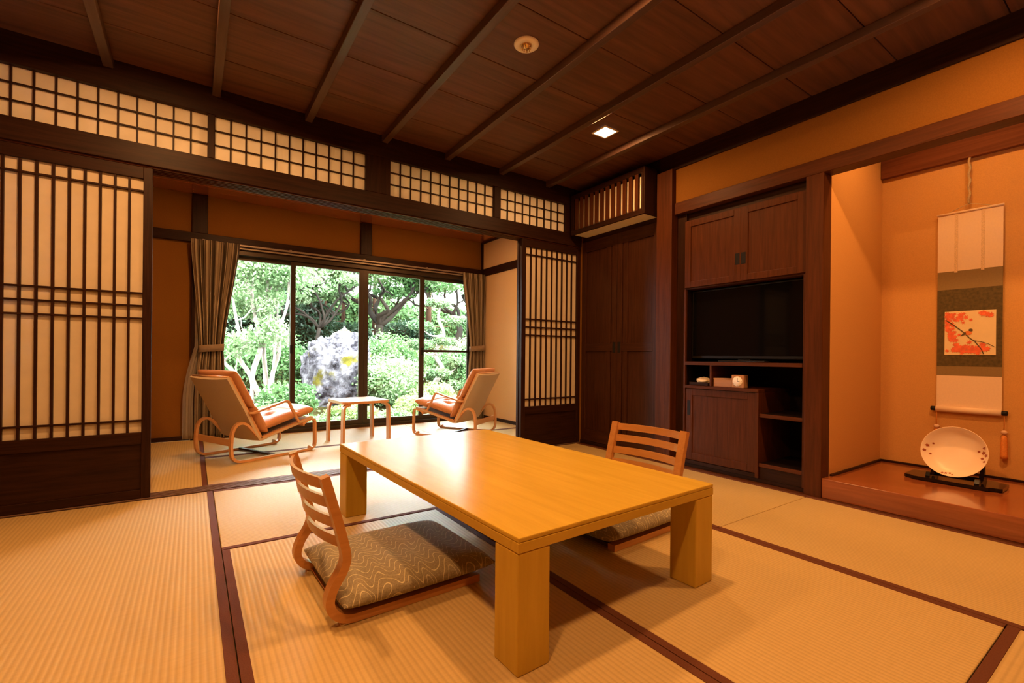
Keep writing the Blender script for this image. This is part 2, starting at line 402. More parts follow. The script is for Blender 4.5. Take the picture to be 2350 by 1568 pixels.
for a in ((-.855, .075, 3.14, 4.885, 1, 'we'), (.075, 1.9, 3.14, 4.01, 0, 'sn'), (.075, 1.9, 4.01, 4.885, 0, 'sn'), (1.9, 2.925, 3.14, 4.01, 0, 'sn'), (1.9, 2.925, 4.01, 4.885, 0, 'sn')):
    mat_(fl2, *a)
trim('thin brown floor edging strip below the built-in cupboards and alcove', 2.781, 2.83, -.66, 3.02, -.05, .004, BROWN, 'edging')

# ---- sliding-door threshold and head beam between room and bay
th = trim('grooved wooden sliding-door threshold set in the floor', -.86, 2.81, 3.021, 3.135, -.05, .001, DARK, 'threshold')
for k in range(5):
    y = 3.026 + k * .0243
    box('track_ridge', -.86, 2.81, y, y + .010, .0005, .006, RIDGE, th, .0008)
hb = trim('long dark head beam above the sliding paper doors', -.86, 2.80, 3.02, 3.15, 1.712, 1.818, DARK)
for k in range(5):
    y = 3.034 + k * .0243
    box('track_ridge', -.86, 2.80, y, y + .010, 1.7045, 1.713, BROWN, hb, .0008)
trim('dark beam between the lattice transoms and the ceiling', -.86, 2.80, 3.02, 3.15, 2.057, 2.221, DARK)
for x0, x1, lb in ((-.86, -.768, 'short strut at the far left end of the transom row'), (.056, .090, 'thin strut between the first and second lattice transom from the left'), (.914, 1.078, 'wide dark strut between the second and third lattice transom'),
                   (1.898, 1.956, 'thin strut between the third and fourth lattice transom'), (2.616, 2.80, 'dark strut beside the air conditioner in the room corner')):
    trim(lb, x0, x1, 3.022, 3.14, 1.818, 2.057, DARK, 'post')
# ---- lattice transoms
for i, (x0, x1, nc, lb) in enumerate(((-.768, .056, 11, 'leftmost paper lattice transom above the left sliding door'), (.090, .914, 11, 'second paper lattice transom from the left, above the bay opening'),
                                      (1.078, 1.898, 11, 'third paper lattice transom from the left, right of the wide strut'), (1.956, 2.616, 9, 'rightmost and shortest paper lattice transom next to the air conditioner'))):
    t = thing('window_%d' % (i + 2), ((x0 + x1) / 2, 3.05, 1.818), lb, 'transom', 'paper lattice transoms', 'structure')
    box('paper', x0, x1, 3.049, 3.0502, 1.8185, 2.0565, PAPER_T, t, 0)
    for k in range(1, nc): x = x0 + (x1 - x0) * k / nc; box('vertical_bar', x - .0038, x + .0038, 3.036, 3.0485, 1.8185, 2.0565, DARK, t, .0006)
    for k in (1, 2): z = 1.818 + .239 * k / 3; box('horizontal_bar', x0, x1, 3.0345, 3.047, z - .0035, z + .0035, DARK, t, .0006)

# ---- sliding shoji doors
def shoji(n, x0, x1, y, nb, label):
    t = thing('door_%d' % n, ((x0 + x1) / 2, y + .015, .003), label, 'sliding door', 'sliding paper doors', 'structure')
    px0, px1 = x0 + .040, x1 - .038
    for a, b in ((x0, px0), (px1, x1)): box('stile', a, b, y, y + .030, .006, 1.704, DARK, t, .002)
    box('top_rail', px0, px1, y + .002, y + .028, 1.645, 1.704, DARK, t)
    box('middle_rail', px0, px1, y + .002, y + .028, .284, .344, DARK, t)
    box('bottom_rail', px0, px1, y + .002, y + .028, .006, .050, DARK, t)
    box('kick_panel', px0, px1, y + .012, y + .019, .050, .284, DARK, t, .0005)
    box('paper', px0, px1, y + .0205, y + .0215, .344, 1.645, PAPER, t, 0)
    for k in range(1, nb): x = px0 + (px1 - px0) * k / nb; box('vertical_bar', x - .0052, x + .0052, y + .007, y + .020, .344, 1.645, DARK, t, .0006)
    for z in (.404, .928, .993, 1.057, 1.582): box('horizontal_bar', px0, px1, y + .0055, y + .0185, z - .0046, z + .0046, DARK, t, .0006)
    return t
shoji(1, -.814, -.178, 3.036, 10, 'large paper sliding door on the left side of the opening')
shoji(2, -.809, -.183, 3.085, 10, 'rear paper sliding door hidden behind the left one')
shoji(3, 2.174, 2.806, 3.036, 10, 'paper sliding door on the right, beside the dark closet doors')
shoji(4, 2.179, 2.801, 3.085, 10, 'rear paper sliding door hidden behind the right one')

# ---- ceiling: boards and battens
ce = tag(box('ceiling', -.87, 2.93, -.72, 3.155, 2.222, 2.262, DARK, None, 0), 'dark brown board ceiling of the main room', 'ceiling', None, 'structure')
yj = [-.72, -.33, .05, .43, .81, 1.187, 1.565, 1.945, 2.32, 2.70, 3.02]
for a, b in zip(yj[:-1], yj[1:]): box('ceiling_board', -.87, 2.80, a + .002, b - .002, 2.200, 2.221, CEIL, ce, .0025)
for x in (-.375, .075, .545, 1.015, 1.475, 1.935, 2.395): box('batten', x, x + .040, -.72, 3.02, 2.156, 2.1995, BATTEN, ce, .003)

# ---- outer walls of the main room (behind and beside the camera)
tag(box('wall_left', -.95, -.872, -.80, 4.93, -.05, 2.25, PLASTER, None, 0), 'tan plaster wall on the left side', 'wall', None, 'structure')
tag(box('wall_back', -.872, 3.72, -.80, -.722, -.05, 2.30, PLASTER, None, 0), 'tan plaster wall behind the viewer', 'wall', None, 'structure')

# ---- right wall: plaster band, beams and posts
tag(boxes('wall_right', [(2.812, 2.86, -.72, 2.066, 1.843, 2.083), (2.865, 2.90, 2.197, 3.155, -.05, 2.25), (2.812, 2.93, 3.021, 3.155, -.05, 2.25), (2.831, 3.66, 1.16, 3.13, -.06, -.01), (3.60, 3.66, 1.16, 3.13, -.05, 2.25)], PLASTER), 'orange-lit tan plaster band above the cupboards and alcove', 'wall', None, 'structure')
trim('dark cornice beam along the right wall below the ceiling', 2.80, 2.90, -.72, 2.198, 2.083, 2.222)
trim('long brown lintel over the cupboards and the alcove', 2.798, 2.895, -.72, 2.066, 1.762, 1.843, BROWN)
trim('brown post between the closet doors and the cupboards', 2.770, 2.90, 2.067, 2.196, 0, 2.083, BROWN, 'post')
trim('dark narrow jamb left of the built-in cupboards', 2.835, 2.90, 1.992, 2.066, 0, 1.762, DARK, 'post')
trim('square brown alcove post beside the television cupboards', 2.796, 2.892, 1.121, 1.209, 0, 1.762, BROWN, 'post')
trim('dark board above the closet doors behind the air conditioner', 2.815, 2.86, 2.197, 3.02, 1.752, 2.20, DARK, 'board')
trim('dark skirting strip below the closet doors', 2.80, 2.86, 2.197, 3.02, .004, .030, DARK, 'skirting')
trim('dark recessed board between lintel and upper cupboard doors', 2.855, 2.90, 1.21, 1.992, 1.706, 1.762, DARK, 'board')

trim('dark skirting strip below the cupboards', 2.822, 2.86, 1.21, 2.066, .004, .0295, DARK, 'skirting')
# ---- closet doors
def closet(n, y0, y1, hy, label):
    t = thing('door_%d' % n, (2.83, (y0 + y1) / 2, .032), label, 'closet door', 'dark closet doors', 'structure')
    x = 2.805
    for a, b in ((y0, y0 + .05), (y1 - .05, y1)): box('stile', x, x + .028, a, b, .032, 1.75, CLOSET, t, .002)
    for a, b in ((.032, .13), (.80, .865), (1.66, 1.75)): box('rail', x + .001, x + .027, y0 + .05, y1 - .05, a, b, CLOSET, t, .002)
    ym = hy
    box('mullion', x + .002, x + .026, ym - .022, ym + .022, .13, .80, CLOSET, t, .002)
    box('mullion', x + .002, x + .026, ym - .022, ym + .022, .865, 1.66, CLOSET, t, .002)
    for a, b in ((.13, .80), (.865, 1.66)):
        box('panel', x + .011, x + .017, y0 + .05, ym - .022, a, b, CLOSET, t, .0005)
        box('panel', x + .011, x + .017, ym + .022, y1 - .05, a, b, CLOSET, t, .0005)
    return t
d = closet(5, 2.609, 3.015, 2.70, 'dark panelled closet door nearer the paper sliding door')
box('recessed_pull', 2.8035, 2.806, 2.619, 2.649, .79, .875, BLACK, d)
d = closet(6, 2.199, 2.605, 2.52, 'dark panelled closet door nearer the brown post')
box('recessed_pull', 2.8035, 2.806, 2.565, 2.595, .79, .875, BLACK, d)

# ---- alcove (tokonoma)
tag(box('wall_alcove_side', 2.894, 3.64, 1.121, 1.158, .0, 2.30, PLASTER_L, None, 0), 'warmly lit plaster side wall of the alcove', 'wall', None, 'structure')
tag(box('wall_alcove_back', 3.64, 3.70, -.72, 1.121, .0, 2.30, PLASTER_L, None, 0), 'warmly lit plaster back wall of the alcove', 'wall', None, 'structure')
tag(box('ceiling', 2.91, 3.64, -.72, 1.12, 2.26, 2.30, DARK, None, 0), 'small dark ceiling hidden inside the alcove', 'ceiling', None, 'structure')
tag(box('floor', 2.90, 3.64, -.72, 1.12, -.05, .105, REDW, None, .001), 'polished red pine alcove floor under the display plate', 'floor', None, 'structure')
trim('raised dark red front step of the alcove', 2.802, 2.899, -.72, 1.1205, .0045, .109, REDW, 'step')
trim('dark lintel face hiding the alcove lamp', 2.862, 2.892, -.72, 1.118, 1.844, 2.26, DARK, 'board')
trim('red-brown hanging board across the top of the alcove back wall', 3.605, 3.639, -.72, 1.120, 1.90, 2.26, REDM, 'board')
tag(box('baseboard_alcove_back', 3.628, 3.639, -.72, 1.120, .106, .118, DARK), 'thin dark skirting along the alcove back wall', 'skirting', None, 'structure')
tag(box('baseboard_alcove_side', 2.90, 3.627, 1.109, 1.1205, .106, .118, DARK), 'thin dark skirting along the alcove side wall', 'skirting', None, 'structure')

# ---- sitting bay: window wall, side walls, ceiling
wx0, wx1 = .10, 2.80
tag(boxes('wall_window', [(-.872, .099, 4.945, 5.02, -.05, 1.722), (-.872, -.017, 4.93, 4.9445, -.05, 1.722), (-.872, 2.94, 4.93, 5.02, 1.7225, 2.21), (2.812, 2.94, 4.93, 5.02, -.05, 1.7215), (-.872, 3.0, 4.945, 5.02, -.3, -.053)], PLASTER), 'brown-orange plaster wall around the garden window', 'wall', None, 'structure')
tag(box('wall_bay_right', 2.932, 3.02, 3.16, 4.93, -.05, 2.16, PLASTER_DAYLIT, None, 0), 'plaster side wall lightened with painted daylight, right of the garden window', 'wall', None, 'structure')
trim('dark corner post right of the garden window', 2.905, 2.931, 4.905, 4.929, 0, 2.14, DARK, 'post')
trim('dark rail across the lightened side wall of the bay', 2.918, 2.931, 3.16, 4.904, 1.725, 1.815)
trim('dark top moulding along the lightened side wall of the bay', 2.91, 2.931, 3.16, 4.904, 2.122, 2.16)
trim('broad dark rail above the garden window', -.86, 2.904, 4.895, 4.929, 1.722, 1.805)
trim('dark post left of the garden window behind the curtain', -.016, .101, 4.88, 4.944, 0, 1.721, DARK, 'post')
trim('dark upper post above the left curtain', -.016, .101, 4.90, 4.9295, 1.806, 2.14, DARK, 'post')
trim('short dark post above the middle of the garden window', 1.438, 1.553, 4.90, 4.9295, 1.806, 2.14, DARK, 'post')
tag(box('baseboard_bay_left', -.86, -.017, 4.905, 4.929, 0, .035, DARK), 'dark skirting left of the garden window', 'skirting', None, 'structure')
tag(box('baseboard_bay_right', 2.915, 2.931, 3.16, 4.904, 0, .035, DARK), 'dark skirting below the lightened bay wall', 'skirting', None, 'structure')
ce2 = tag(box('ceiling', -.872, 2.932, 3.151, 4.93, 2.166, 2.21, DARK, None, 0), 'reddish board ceiling of the sitting bay', 'ceiling', None, 'structure')
for k in range(6):
    a = 3.152 + k * .296; box('ceiling_board', -.870, 2.93, a + .001, a + .295, 2.145, 2.165, REDW, ce2, .002)
tag(boxes('roof', [(-1.4, 4.2, -1.2, 5.35, 2.40, 2.52)], DARK), 'dark eaves of the house roof above the window', 'roof', None, 'structure')

# ---- garden window
wn = thing('window_1', (1.45, 4.96, 0), 'four-pane bronze sliding garden window', 'window', None, 'structure')
box('head_frame', wx0, 2.812, 4.90, 5.01, 1.655, 1.721, BRONZE, wn)
box('sill_frame', wx0, 2.812, 4.888, 5.01, -.05, .030, BRONZE, wn)
for a, b in ((wx0 + .002, .13), (2.785, 2.812)): box('jamb', a, b, 4.90, 5.01, .03, 1.655, BRONZE, wn)
for i, (x0, x1, y, a, b) in enumerate(((.13, .819, 4.955, .043, .043), (.776, 1.478, 4.925, .043, .047), (1.480, 2.150, 4.925, .047, .040), (2.140, 2.785, 4.955, .037, .043))):
    s = boxes('sash', [(x0, x0 + a, y, y + .028, .031, 1.654), (x1 - b, x1, y, y + .028, .031, 1.654), (x0 + a, x1 - b, y, y + .028, 1.618, 1.654), (x0 + a, x1 - b, y, y + .028, .031, .077)], BRONZE, wn, .001)
    box('pane', x0 + a, x1 - b, y + .012, y + .015, .077, 1.618, GLASS, s, 0)
    if i == 3: box('middle_rail', x0 + a, x1 - b, y + .002, y + .026, .792, .820, BRONZE, s)
    if i == 1: box('latch', x0 - .004, x0 + .024, y - .012, y, .76, .84, BLACK, s)
    if i == 2: box('latch', x1 - .022, x1 + .004, y - .012, y, .76, .84, BLACK, s)

# ================================================================== FURNITURE
# ---- low table (chabudai)
tb = thing('low_table', (.627, .880, 0), 'large honey-coloured low dining table with thick square legs', 'table', local=True)
tb.rotation_euler.z = math.radians(1.9)
TW, TL, TZ = .825, 1.41, .327
bm = bmesh.new(); addbox(bm, 0, TW, 0, TL, TZ - .012, TZ, .003); frombm('table_top', bm, HONEY[1], tb)
for i, q in enumerate(((0, TW, 0, .030), (0, TW, TL - .030, TL), (0, .030, .0305, TL - .0305), (TW - .030, TW, .0305, TL - .0305))):
    box('edge_apron', *q, TZ - .037, TZ - .0125, HONEY, tb, .0015)
for x in (0, TW - .100):
    for y in (0, TL - .100): box('leg', x + .001, x + .099, y + .001, y + .099, 0, TZ - .0375, HONEY[2], tb, .004)
for x in (.105, TW - .125):
    box('corner_batten', x, x + .020, .031, TL - .031, TZ - .046, TZ - .0125, HONEY, tb)

# ---- floor chairs (zaisu)
def make_zaisu():
    t = thing('floor_chair', (0, 0, 0), '', 'chair', local=True)
    prof = [(.47, .014), (.30, .013), (.10, .014), (.045, .016), (.008, .034), (-.010, .068), (.000, .110), (.024, .150), (.034, .185), (.026, .230), (.008, .300), (-.012, .370), (-.026, .418)]
    for s in (-1, 1):
        yc = s * .197; ribbon('side_frame', prof, yc - .017, yc + .017, .024, BEECH[0], t, 5)
    box('seat_board', .040, .47, -.179, .179, .010, .024, SEATBASE, t)
    box('rear_rail', .035, .060, -.179, .179, .004, .0095, BEECH, t, .001)
    for z, u in ((.396, -.020), (.341, -.003), (.282, .013), (.224, .028)):
        vs_, fs = [], []; n = 14
        for k in range(n):
            y = -.179 + .358 * k / (n - 1); bow = -.034 * (1 - (y / .179) ** 2)
            for du, dz in ((-.005, -.016), (.005, -.016), (.005 - .006, .016), (-.005 - .006, .016)): vs_.append([u + bow + du, y, z + dz])
        for k in range(n - 1):
            for j in range(4): j2 = (j + 1) % 4; fs.append([k * 4 + j, k * 4 + j2, (k + 1) * 4 + j2, (k + 1) * 4 + j])
        fs += [[3, 2, 1, 0], [(n - 1) * 4 + j for j in range(4)]]
        mk('back_slat', vs_, fs, BEECH[1], t)
    for s in (-1, 1): box('foot_pad', .020, .045, s * .197 - .012, s * .197 + .012, 0, .004, WHITE, t, .001)
    return t
def make_zabuton(label):
    t = thing('floor_cushion', (0, 0, 0), label, 'cushion', 'wave-patterned floor cushions', local=True)
    pad('cover', .50, .47, .075, (0, 0, .036), 0, BROCADE, t, n=30, p=5, tufts=((0, 0),), depth=.18, tr=.06)
    bm_ = []; c = [(.236, -.221), (.236, .221), (-.236, .221), (-.236, -.221), (.236, -.221)]
    path = [(x, y, .032) for x, y in c]
    tube('seam_piping', path[:-1] + [path[0]], .0025, BROCADE, t, 6)
    return t
z1 = make_zaisu(); tag(z1, 'beech ladder-back floor chair on the left of the low table', group='ladder-back floor chairs')
z1.location = (.315, 1.530, 0); z1.rotation_euler.z = math.radians(2)
z2 = copy_tree(z1); tag(z2, 'beech ladder-back floor chair across the table, in front of the cupboards')
z2.location = (1.800, 1.485, 0); z2.rotation_euler.z = math.radians(183)
c1 = make_zabuton('grey-brown wave-patterned cushion on the left floor chair')
c1.location = (.585, 1.540, .0245); c1.rotation_euler.z = math.radians(2)
c2 = copy_tree(c1); tag(c2, 'grey-brown wave-patterned cushion on the floor chair across the table, half hidden under it')
c2.location = (1.530, 1.478, .0245); c2.rotation_euler.z = math.radians(183)

# ---- bentwood lounge chairs
def make_lounger():
    t = thing('lounge_chair', (0, 0, 0), '', 'armchair', local=True)
    HW = .235
    for s in (-1, 1):
        ya, yb = s * HW - .014, s * HW + .014
        ribbon('runner', [(.585, .012), (.40, .010), (.20, .010), (.06, .010), (.012, .016), (-.018, .042), (-.028, .085), (-.028, .160), (-.020, .222), (.004, .262), (.038, .274), (.072, .260), (.105, .226), (.165, .150)], ya, yb, .017, BIRCH[0], t, 6)
        ribbon('front_leg', [(.500, .214), (.555, .240), (.592, .243), (.610, .222), (.613, .150), (.614, .060), (.606, .030), (.585, .017), (.560, .030)], ya, yb, .016, BIRCH[2], t, 6)
        ribbon('seat_rail', [(.160, .146), (.585, .258)], ya + .003, yb - .003, .022, BIRCH[0], t, 1)
        ribbon('back_rail', [(.176, .150), (-.048, .590)], ya + .003, yb - .003, .022, BIRCH[2], t, 1)
        y2 = s * (HW + .026)
        ribbon('armrest', [(.075, .345), (.110, .340), (.170, .355), (.280, .386), (.345, .404), (.372, .396), (.395, .350), (.455, .238)], y2 - .010, y2 + .010, .014, BIRCH[0], t, 6)
    box('rear_stretcher', -.022, -.008, -HW + .014, HW - .014, .120, .165, BIRCH, t)
    box('front_stretcher', .520, .536, -HW + .014, HW - .014, .196, .232, BIRCH, t)
    box('floor_stretcher', .27, .295, -HW + .014, HW - .014, .006, .020, SEATBASE, t)
    # canvas sling wrapped round the rails
    path = np.array([(-.054, .596), (.060, .378), (.150, .190), (.190, .150), (.300, .186), (.590, .266)]); p = spline(path, 6)
    vs_, fs = [], []; m = 10
    for q in p:
        for k in range(m):
            y = -.250 + .50 * k / (m - 1); sag = .010 * (1 - (y / .25) ** 2)
            vs_.append([q[0] - sag * .6, y, q[1] - sag])
    n = len(p)
    vs_ = np.array(vs_); vb = vs_ - np.array([.012, 0, .014]); allv = np.vstack([vs_, vb]); N = len(vs_)
    for i in range(n - 1):
        for k in range(m - 1):
            a = i * m + k; fs.append([a, a + 1, a + m + 1, a + m]); fs.append([N + a, N + a + m, N + a + m + 1, N + a + 1])
        for a in (i * m, i * m + m - 1): fs.append([a, a + m, N + a + m, N + a])
    for k in range(m - 1):
        fs.append([k, N + k, N + k + 1, k + 1]); a = (n - 1) * m + k; fs.append([a, a + 1, N + a + 1, N + a])
    mk('canvas_sling', allv, fs, CANVAS, t)
    bd = math.atan2(.44, -.224); sd = math.atan2(.112, .425)
    ux, uz = math.cos(bd), math.sin(bd); nx, nz = uz, -ux      # along the back, and out of it (forward)
    T4 = ((-.45, -.45), (-.45, .45), (.45, -.45), (.45, .45))
    def onback(a, off): return (.176 + ux * a + nx * off, 0, .150 + uz * a + nz * off)
    pad('back_cushion', .290, .50, .088, onback(.370, .052), bd, LEATHER, t, tufts=[(-a, b) for a, b in T4], depth=-.0, tr=.03)
    pad('lumbar_cushion', .215, .50, .100, onback(.128, .056), bd, LEATHER, t)
    sx, sz = math.cos(sd), math.sin(sd)
    def onseat(a, off): return (.176 + sx * a - sz * off, 0, .160 + sz * a + sx * off)
    pad('seat_cushion', .290, .50, .100, onseat(.178, .062), sd, LEATHER, t, tufts=((-.1, -.42), (-.1, .42), (.45, 0), (-.55, 0)), depth=.8, tr=.032)
    pad('knee_roll', .140, .50, .092, onseat(.375, .050), sd, LEATHER, t)
    tube('head_rail', [(-.050, -HW, .590), (-.050, HW, .590)], .010, BIRCH[1], t)
    return t
L1 = make_lounger(); tag(L1, 'tan leather bentwood lounge chair on the left, its canvas back to the viewer', group='bentwood lounge chairs')
L1.location = (.145, 3.886, .0); L1.rotation_euler.z = math.radians(24.5)
L2 = copy_tree(L1); tag(L2, 'tan leather bentwood lounge chair on the right by the lightened wall')
L2.location = (2.277, 3.796, .0); L2.rotation_euler.z = math.radians(125)

# ---- small side table
st = thing('side_table', (1.197, 4.112, 0), 'small square bentwood side table between the two lounge chairs', 'table', local=True)
st.rotation_euler.z = math.radians(5.8)
SW, SH = .205, .365
bm = bmesh.new(); addbox(bm, -SW, SW, -SW, SW, SH - .022, SH, 0)
bmesh.ops.bevel(bm, geom=[e for e in bm.edges if abs(e.verts[0].co.z - e.verts[1].co.z) > .01], offset=.05, segments=5, affect='EDGES', profile=.5)
frombm('table_top', bm, BIRCH[0], st)
for sx in (-1, 1):
    for sy in (-1, 1):
        y = sy * (SW - .032)
        ribbon('leg', [(sx * (SW - .06), SH - .030), (sx * (SW - .030), SH - .034), (sx * (SW - .012), SH - .055), (sx * (SW - .008), SH - .10), (sx * (SW - .006), .20), (sx * (SW - .004), 0)], y - .027, y + .027, .017, BIRCH[2], st, 5)

# ---- curtains
def curtain(name, top, waist, bot, zs, y, pleats, mat, label, group, rows=40, amp=.028, band=None):
    t = thing(name, ((top[0] + top[1]) / 2, y, .012), label, 'curtain', group)
    cols = pleats * 8 + 1; vs_, fs, uv = [], [], []
    z0, zw, z1 = zs
    for r in range(rows + 1):
        z = z1 - (z1 - z0) * r / rows
        if z > zw:
            k = (z - zw) / (z1 - zw); e = 1 - (1 - k) ** 1.0; e = e * e * (3 - 2 * e) * .5 + k * .5
            a = waist[0] + (top[0] - waist[0]) * e; b = waist[1] + (top[1] - waist[1]) * e
            am = amp * (.55 + .45 * k) * (.55 if z > z1 - .07 else 1)
        else:
            k = min(1, (zw - z) / max(1e-6, zw - z0)); e = math.sin(min(1, k * 1.6) * PI / 2)
            a = waist[0] + (bot[0] - waist[0]) * e; b = waist[1] + (bot[1] - waist[1]) * e; am = amp * (.55 + .35 * k)
        for c in range(cols):
            u = c / (cols - 1); ph = u * pleats * 2 * PI
            x = a + (b - a) * u + .18 * (b - a) / pleats * math.sin(2 * ph + .5)
            vs_.append([x, y + am * math.sin(ph + .25 * math.sin(z * 5)) + .004 * math.sin(13 * u + z * 3), z]); uv.append((u, z))
    for r in range(rows):
        for c in range(cols - 1): i = r * cols + c; fs.append([i, i + 1, i + cols + 1, i + cols])
    o = mk('cloth', vs_, fs, mat, t, True, uv)
    md = o.modifiers.new('thickness', 'SOLIDIFY'); md.thickness = .0016
    if band:
        a, b = waist; cx, w2 = (a + b) / 2, (b - a) / 2 + .008; vs_, fs = [], []; n = 28
        for k in range(n):
            g = 2 * PI * k / n; ca, sa = math.cos(g), math.sin(g)
            for z in (zw - .030, zw + .030): vs_.append([cx + w2 * math.copysign(abs(ca) ** .7, ca), y + .040 * math.copysign(abs(sa) ** .7, sa), z + .010 * ca])
        for k in range(n): k2 = (k + 1) % n; fs.append([2 * k, 2 * k2, 2 * k2 + 1, 2 * k + 1])
        bo = mk('tieback', vs_, fs, CURT_BAND, t, True); md = bo.modifiers.new('thickness', 'SOLIDIFY'); md.thickness = .003
    return t
CURT_BAND = plain('curtain_tieback_cloth', (.27, .20, .14), .85, .1, 60)
curtain('window_curtain', (-.026, .336), (.046, .219), (.010, .235), (.012, .800, 1.738), 4.835, 9, STRIPE, 'brown striped pleated curtain tied back at the left of the garden window', 'tied-back window curtains', band=True)
curtain('window_curtain', (2.607, 2.905), (2.716, 2.902), (2.690, 2.902), (.012, .845, 1.736), 4.835, 9, STRIPE, 'brown striped pleated curtain tied back at the right of the garden window', 'tied-back window curtains', band=True)
curtain('sheer_curtain', (.000, .150), (.010, .130), (-.075, .110), (.012, .82, 1.700), 4.790 + .088, 5, SHEER, 'greyish sheer curtain gathered behind the left striped curtain', None, amp=.008)
cr = thing('curtain_rail', (1.45, 4.862, 1.706), 'thin double metal curtain rail above the garden window', 'curtain rail')
box('rail', .0, 2.900, 4.872, 4.882, 1.700, 1.716, STEEL, cr)
box('rail', .0, 2.900, 4.845, 4.855, 1.722, 1.738, STEEL, cr)
for x in (.06, .75, 1.45, 2.15, 2.85): box('bracket', x, x + .02, 4.845, 4.894, 1.738, 1.745, STEEL, cr)

# ---- upper cupboard
uc = thing('wall_cupboard', (2.98, 1.60, 1.226), 'brown wall cupboard with two sliding doors above the television', 'cupboard')
boxes('carcass', [(2.832, 3.20, 1.212, 1.226, 1.226, 1.704), (2.832, 3.20, 1.976, 1.990, 1.226, 1.704), (2.832, 3.20, 1.2265, 1.9755, 1.226, 1.240), (2.832, 3.20, 1.2265, 1.9755, 1.690, 1.704), (3.19, 3.20, 1.2265, 1.9755, 1.2405, 1.6895)], BROWN, uc)
for y0, y1, x, ph in ((1.214, 1.590, 2.812, 1.556), (1.590, 1.988, 2.822, 1.595)):
    xx = x if x == 2.812 else 2.812
    dr = boxes('door', [(xx, xx + .019, y0, y0 + .045, 1.236, 1.694), (xx, xx + .019, y1 - .045, y1, 1.236, 1.694), (xx, xx + .019, y0 + .045, y1 - .045, 1.236, 1.276), (xx, xx + .019, y0 + .045, y1 - .045, 1.654, 1.694)], BROWN[2], uc, .002)
    box('panel', xx + .007, xx + .013, y0 + .045, y1 - .045, 1.276, 1.654, BROWN[2], dr, .0005)
    box('recessed_pull', xx - .0012, xx + .001, ph, ph + .030, 1.340, 1.412, BLACK, dr, .0005)
# ---- television niche and open shelves
su = thing('shelf_unit', (3.02, 1.60, .030), 'open brown shelf unit holding the television, clock and box', 'shelf')
for a, b in ((1.211, 1.225), (1.977, 1.991)):
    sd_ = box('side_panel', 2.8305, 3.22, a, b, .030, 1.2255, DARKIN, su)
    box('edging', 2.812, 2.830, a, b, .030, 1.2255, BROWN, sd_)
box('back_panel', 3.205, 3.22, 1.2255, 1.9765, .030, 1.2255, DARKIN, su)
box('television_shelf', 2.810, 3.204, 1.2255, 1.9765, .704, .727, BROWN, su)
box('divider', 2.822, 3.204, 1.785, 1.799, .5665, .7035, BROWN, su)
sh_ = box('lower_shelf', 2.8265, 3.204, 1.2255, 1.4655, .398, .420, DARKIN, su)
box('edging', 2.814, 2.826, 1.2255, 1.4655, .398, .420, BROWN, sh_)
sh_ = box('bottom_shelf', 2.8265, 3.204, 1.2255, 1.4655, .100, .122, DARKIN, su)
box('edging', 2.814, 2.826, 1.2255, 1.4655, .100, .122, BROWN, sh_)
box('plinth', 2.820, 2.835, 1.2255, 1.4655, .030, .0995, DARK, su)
lc = thing('low_cupboard', (3.0, 1.72, .030), 'low brown cupboard with one sliding door below the clock', 'cupboard')
box('top', 2.806, 3.204, 1.4665, 1.9765, .546, .566, BROWN, lc)
box('side_panel', 2.808, 3.204, 1.467, 1.487, .030, .5455, BROWN, lc)
box('base', 2.812, 3.204, 1.4875, 1.9765, .030, .052, DARK, lc)
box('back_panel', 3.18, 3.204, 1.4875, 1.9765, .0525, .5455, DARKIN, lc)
dr = boxes('sliding_door', [(2.818, 2.836, 1.490, 1.540, .056, .543), (2.818, 2.836, 1.925, 1.975, .056, .543), (2.818, 2.836, 1.540, 1.925, .056, .105), (2.818, 2.836, 1.540, 1.925, .498, .543)], BROWN[2], lc, .002)
box('panel', 2.824, 2.830, 1.540, 1.925, .105, .498, BROWN[2], dr, .0005)
box('recessed_pull', 2.8168, 2.819, 1.938, 1.962, .36, .46, BLACK, dr, .0005)
# ---- television
tv = thing('television', (2.99, 1.60, .7275), 'black flat television in the cupboard niche', 'television')
box('casing', 2.880, 2.915, 1.229, 1.972, .748, 1.215, BLACK, tv, .004)
box('screen', 2.8785, 2.881, 1.238, 1.963, .768, 1.206, SCREEN, tv, .0005)
box('stand_foot', 2.84, 3.00, 1.45, 1.75, .7275, .738, BLACK, tv, .003)
box('stand_neck', 2.885, 2.91, 1.56, 1.64, .7385, .7475, BLACK, tv)
# ---- small things on the low cupboard
ck = thing('alarm_clock', (2.845, 1.607, .5665), 'small wooden cube clock with a round white dial', 'clock')
box('case', 2.822, 2.872, 1.567, 1.647, .5665, .6465, BOXW, ck, .003)
RX = Matrix.Rotation(-PI / 2, 4, 'Y')
lathe('dial', [(0, .0015), (.031, .0015), (.032, 0), (0, 0)], (2.8215, 1.607, .607), WHITE, ck, 32, RX)
box('hour_hand', 2.8188, 2.8198, 1.593, 1.607, .6055, .6085, BLACK, ck, 0)
box('minute_hand', 2.8188, 2.8198, 1.6055, 1.6085, .607, .628, BLACK, ck, 0)
for k in range(12):
    g = k * PI / 6; box('hour_mark', 2.8192, 2.8200, 1.607 + .027 * math.cos(g) - .001, 1.607 + .027 * math.cos(g) + .001, .607 + .027 * math.sin(g) - .001, .607 + .027 * math.sin(g) + .001, BLACK, ck, 0)
tx = thing('tissue_box', (2.87, 1.715, .5665), 'long pale wooden box beside the small clock', 'box')
boxes('case', [(2.835, 2.925, 1.655, 1.778, .5665, .615)], BOXW, tx, .002)
box('lid', 2.834, 2.926, 1.654, 1.779, .6155, .622, BOXW, tx)
tr = thing('cubby_tray', (2.87, 1.885, .5665), 'small dark tray in the left cubby of the shelf unit', 'tray')
box('tray_base', 2.828, 2.95, 1.815, 1.955, .5665, .574, DARK, tr)
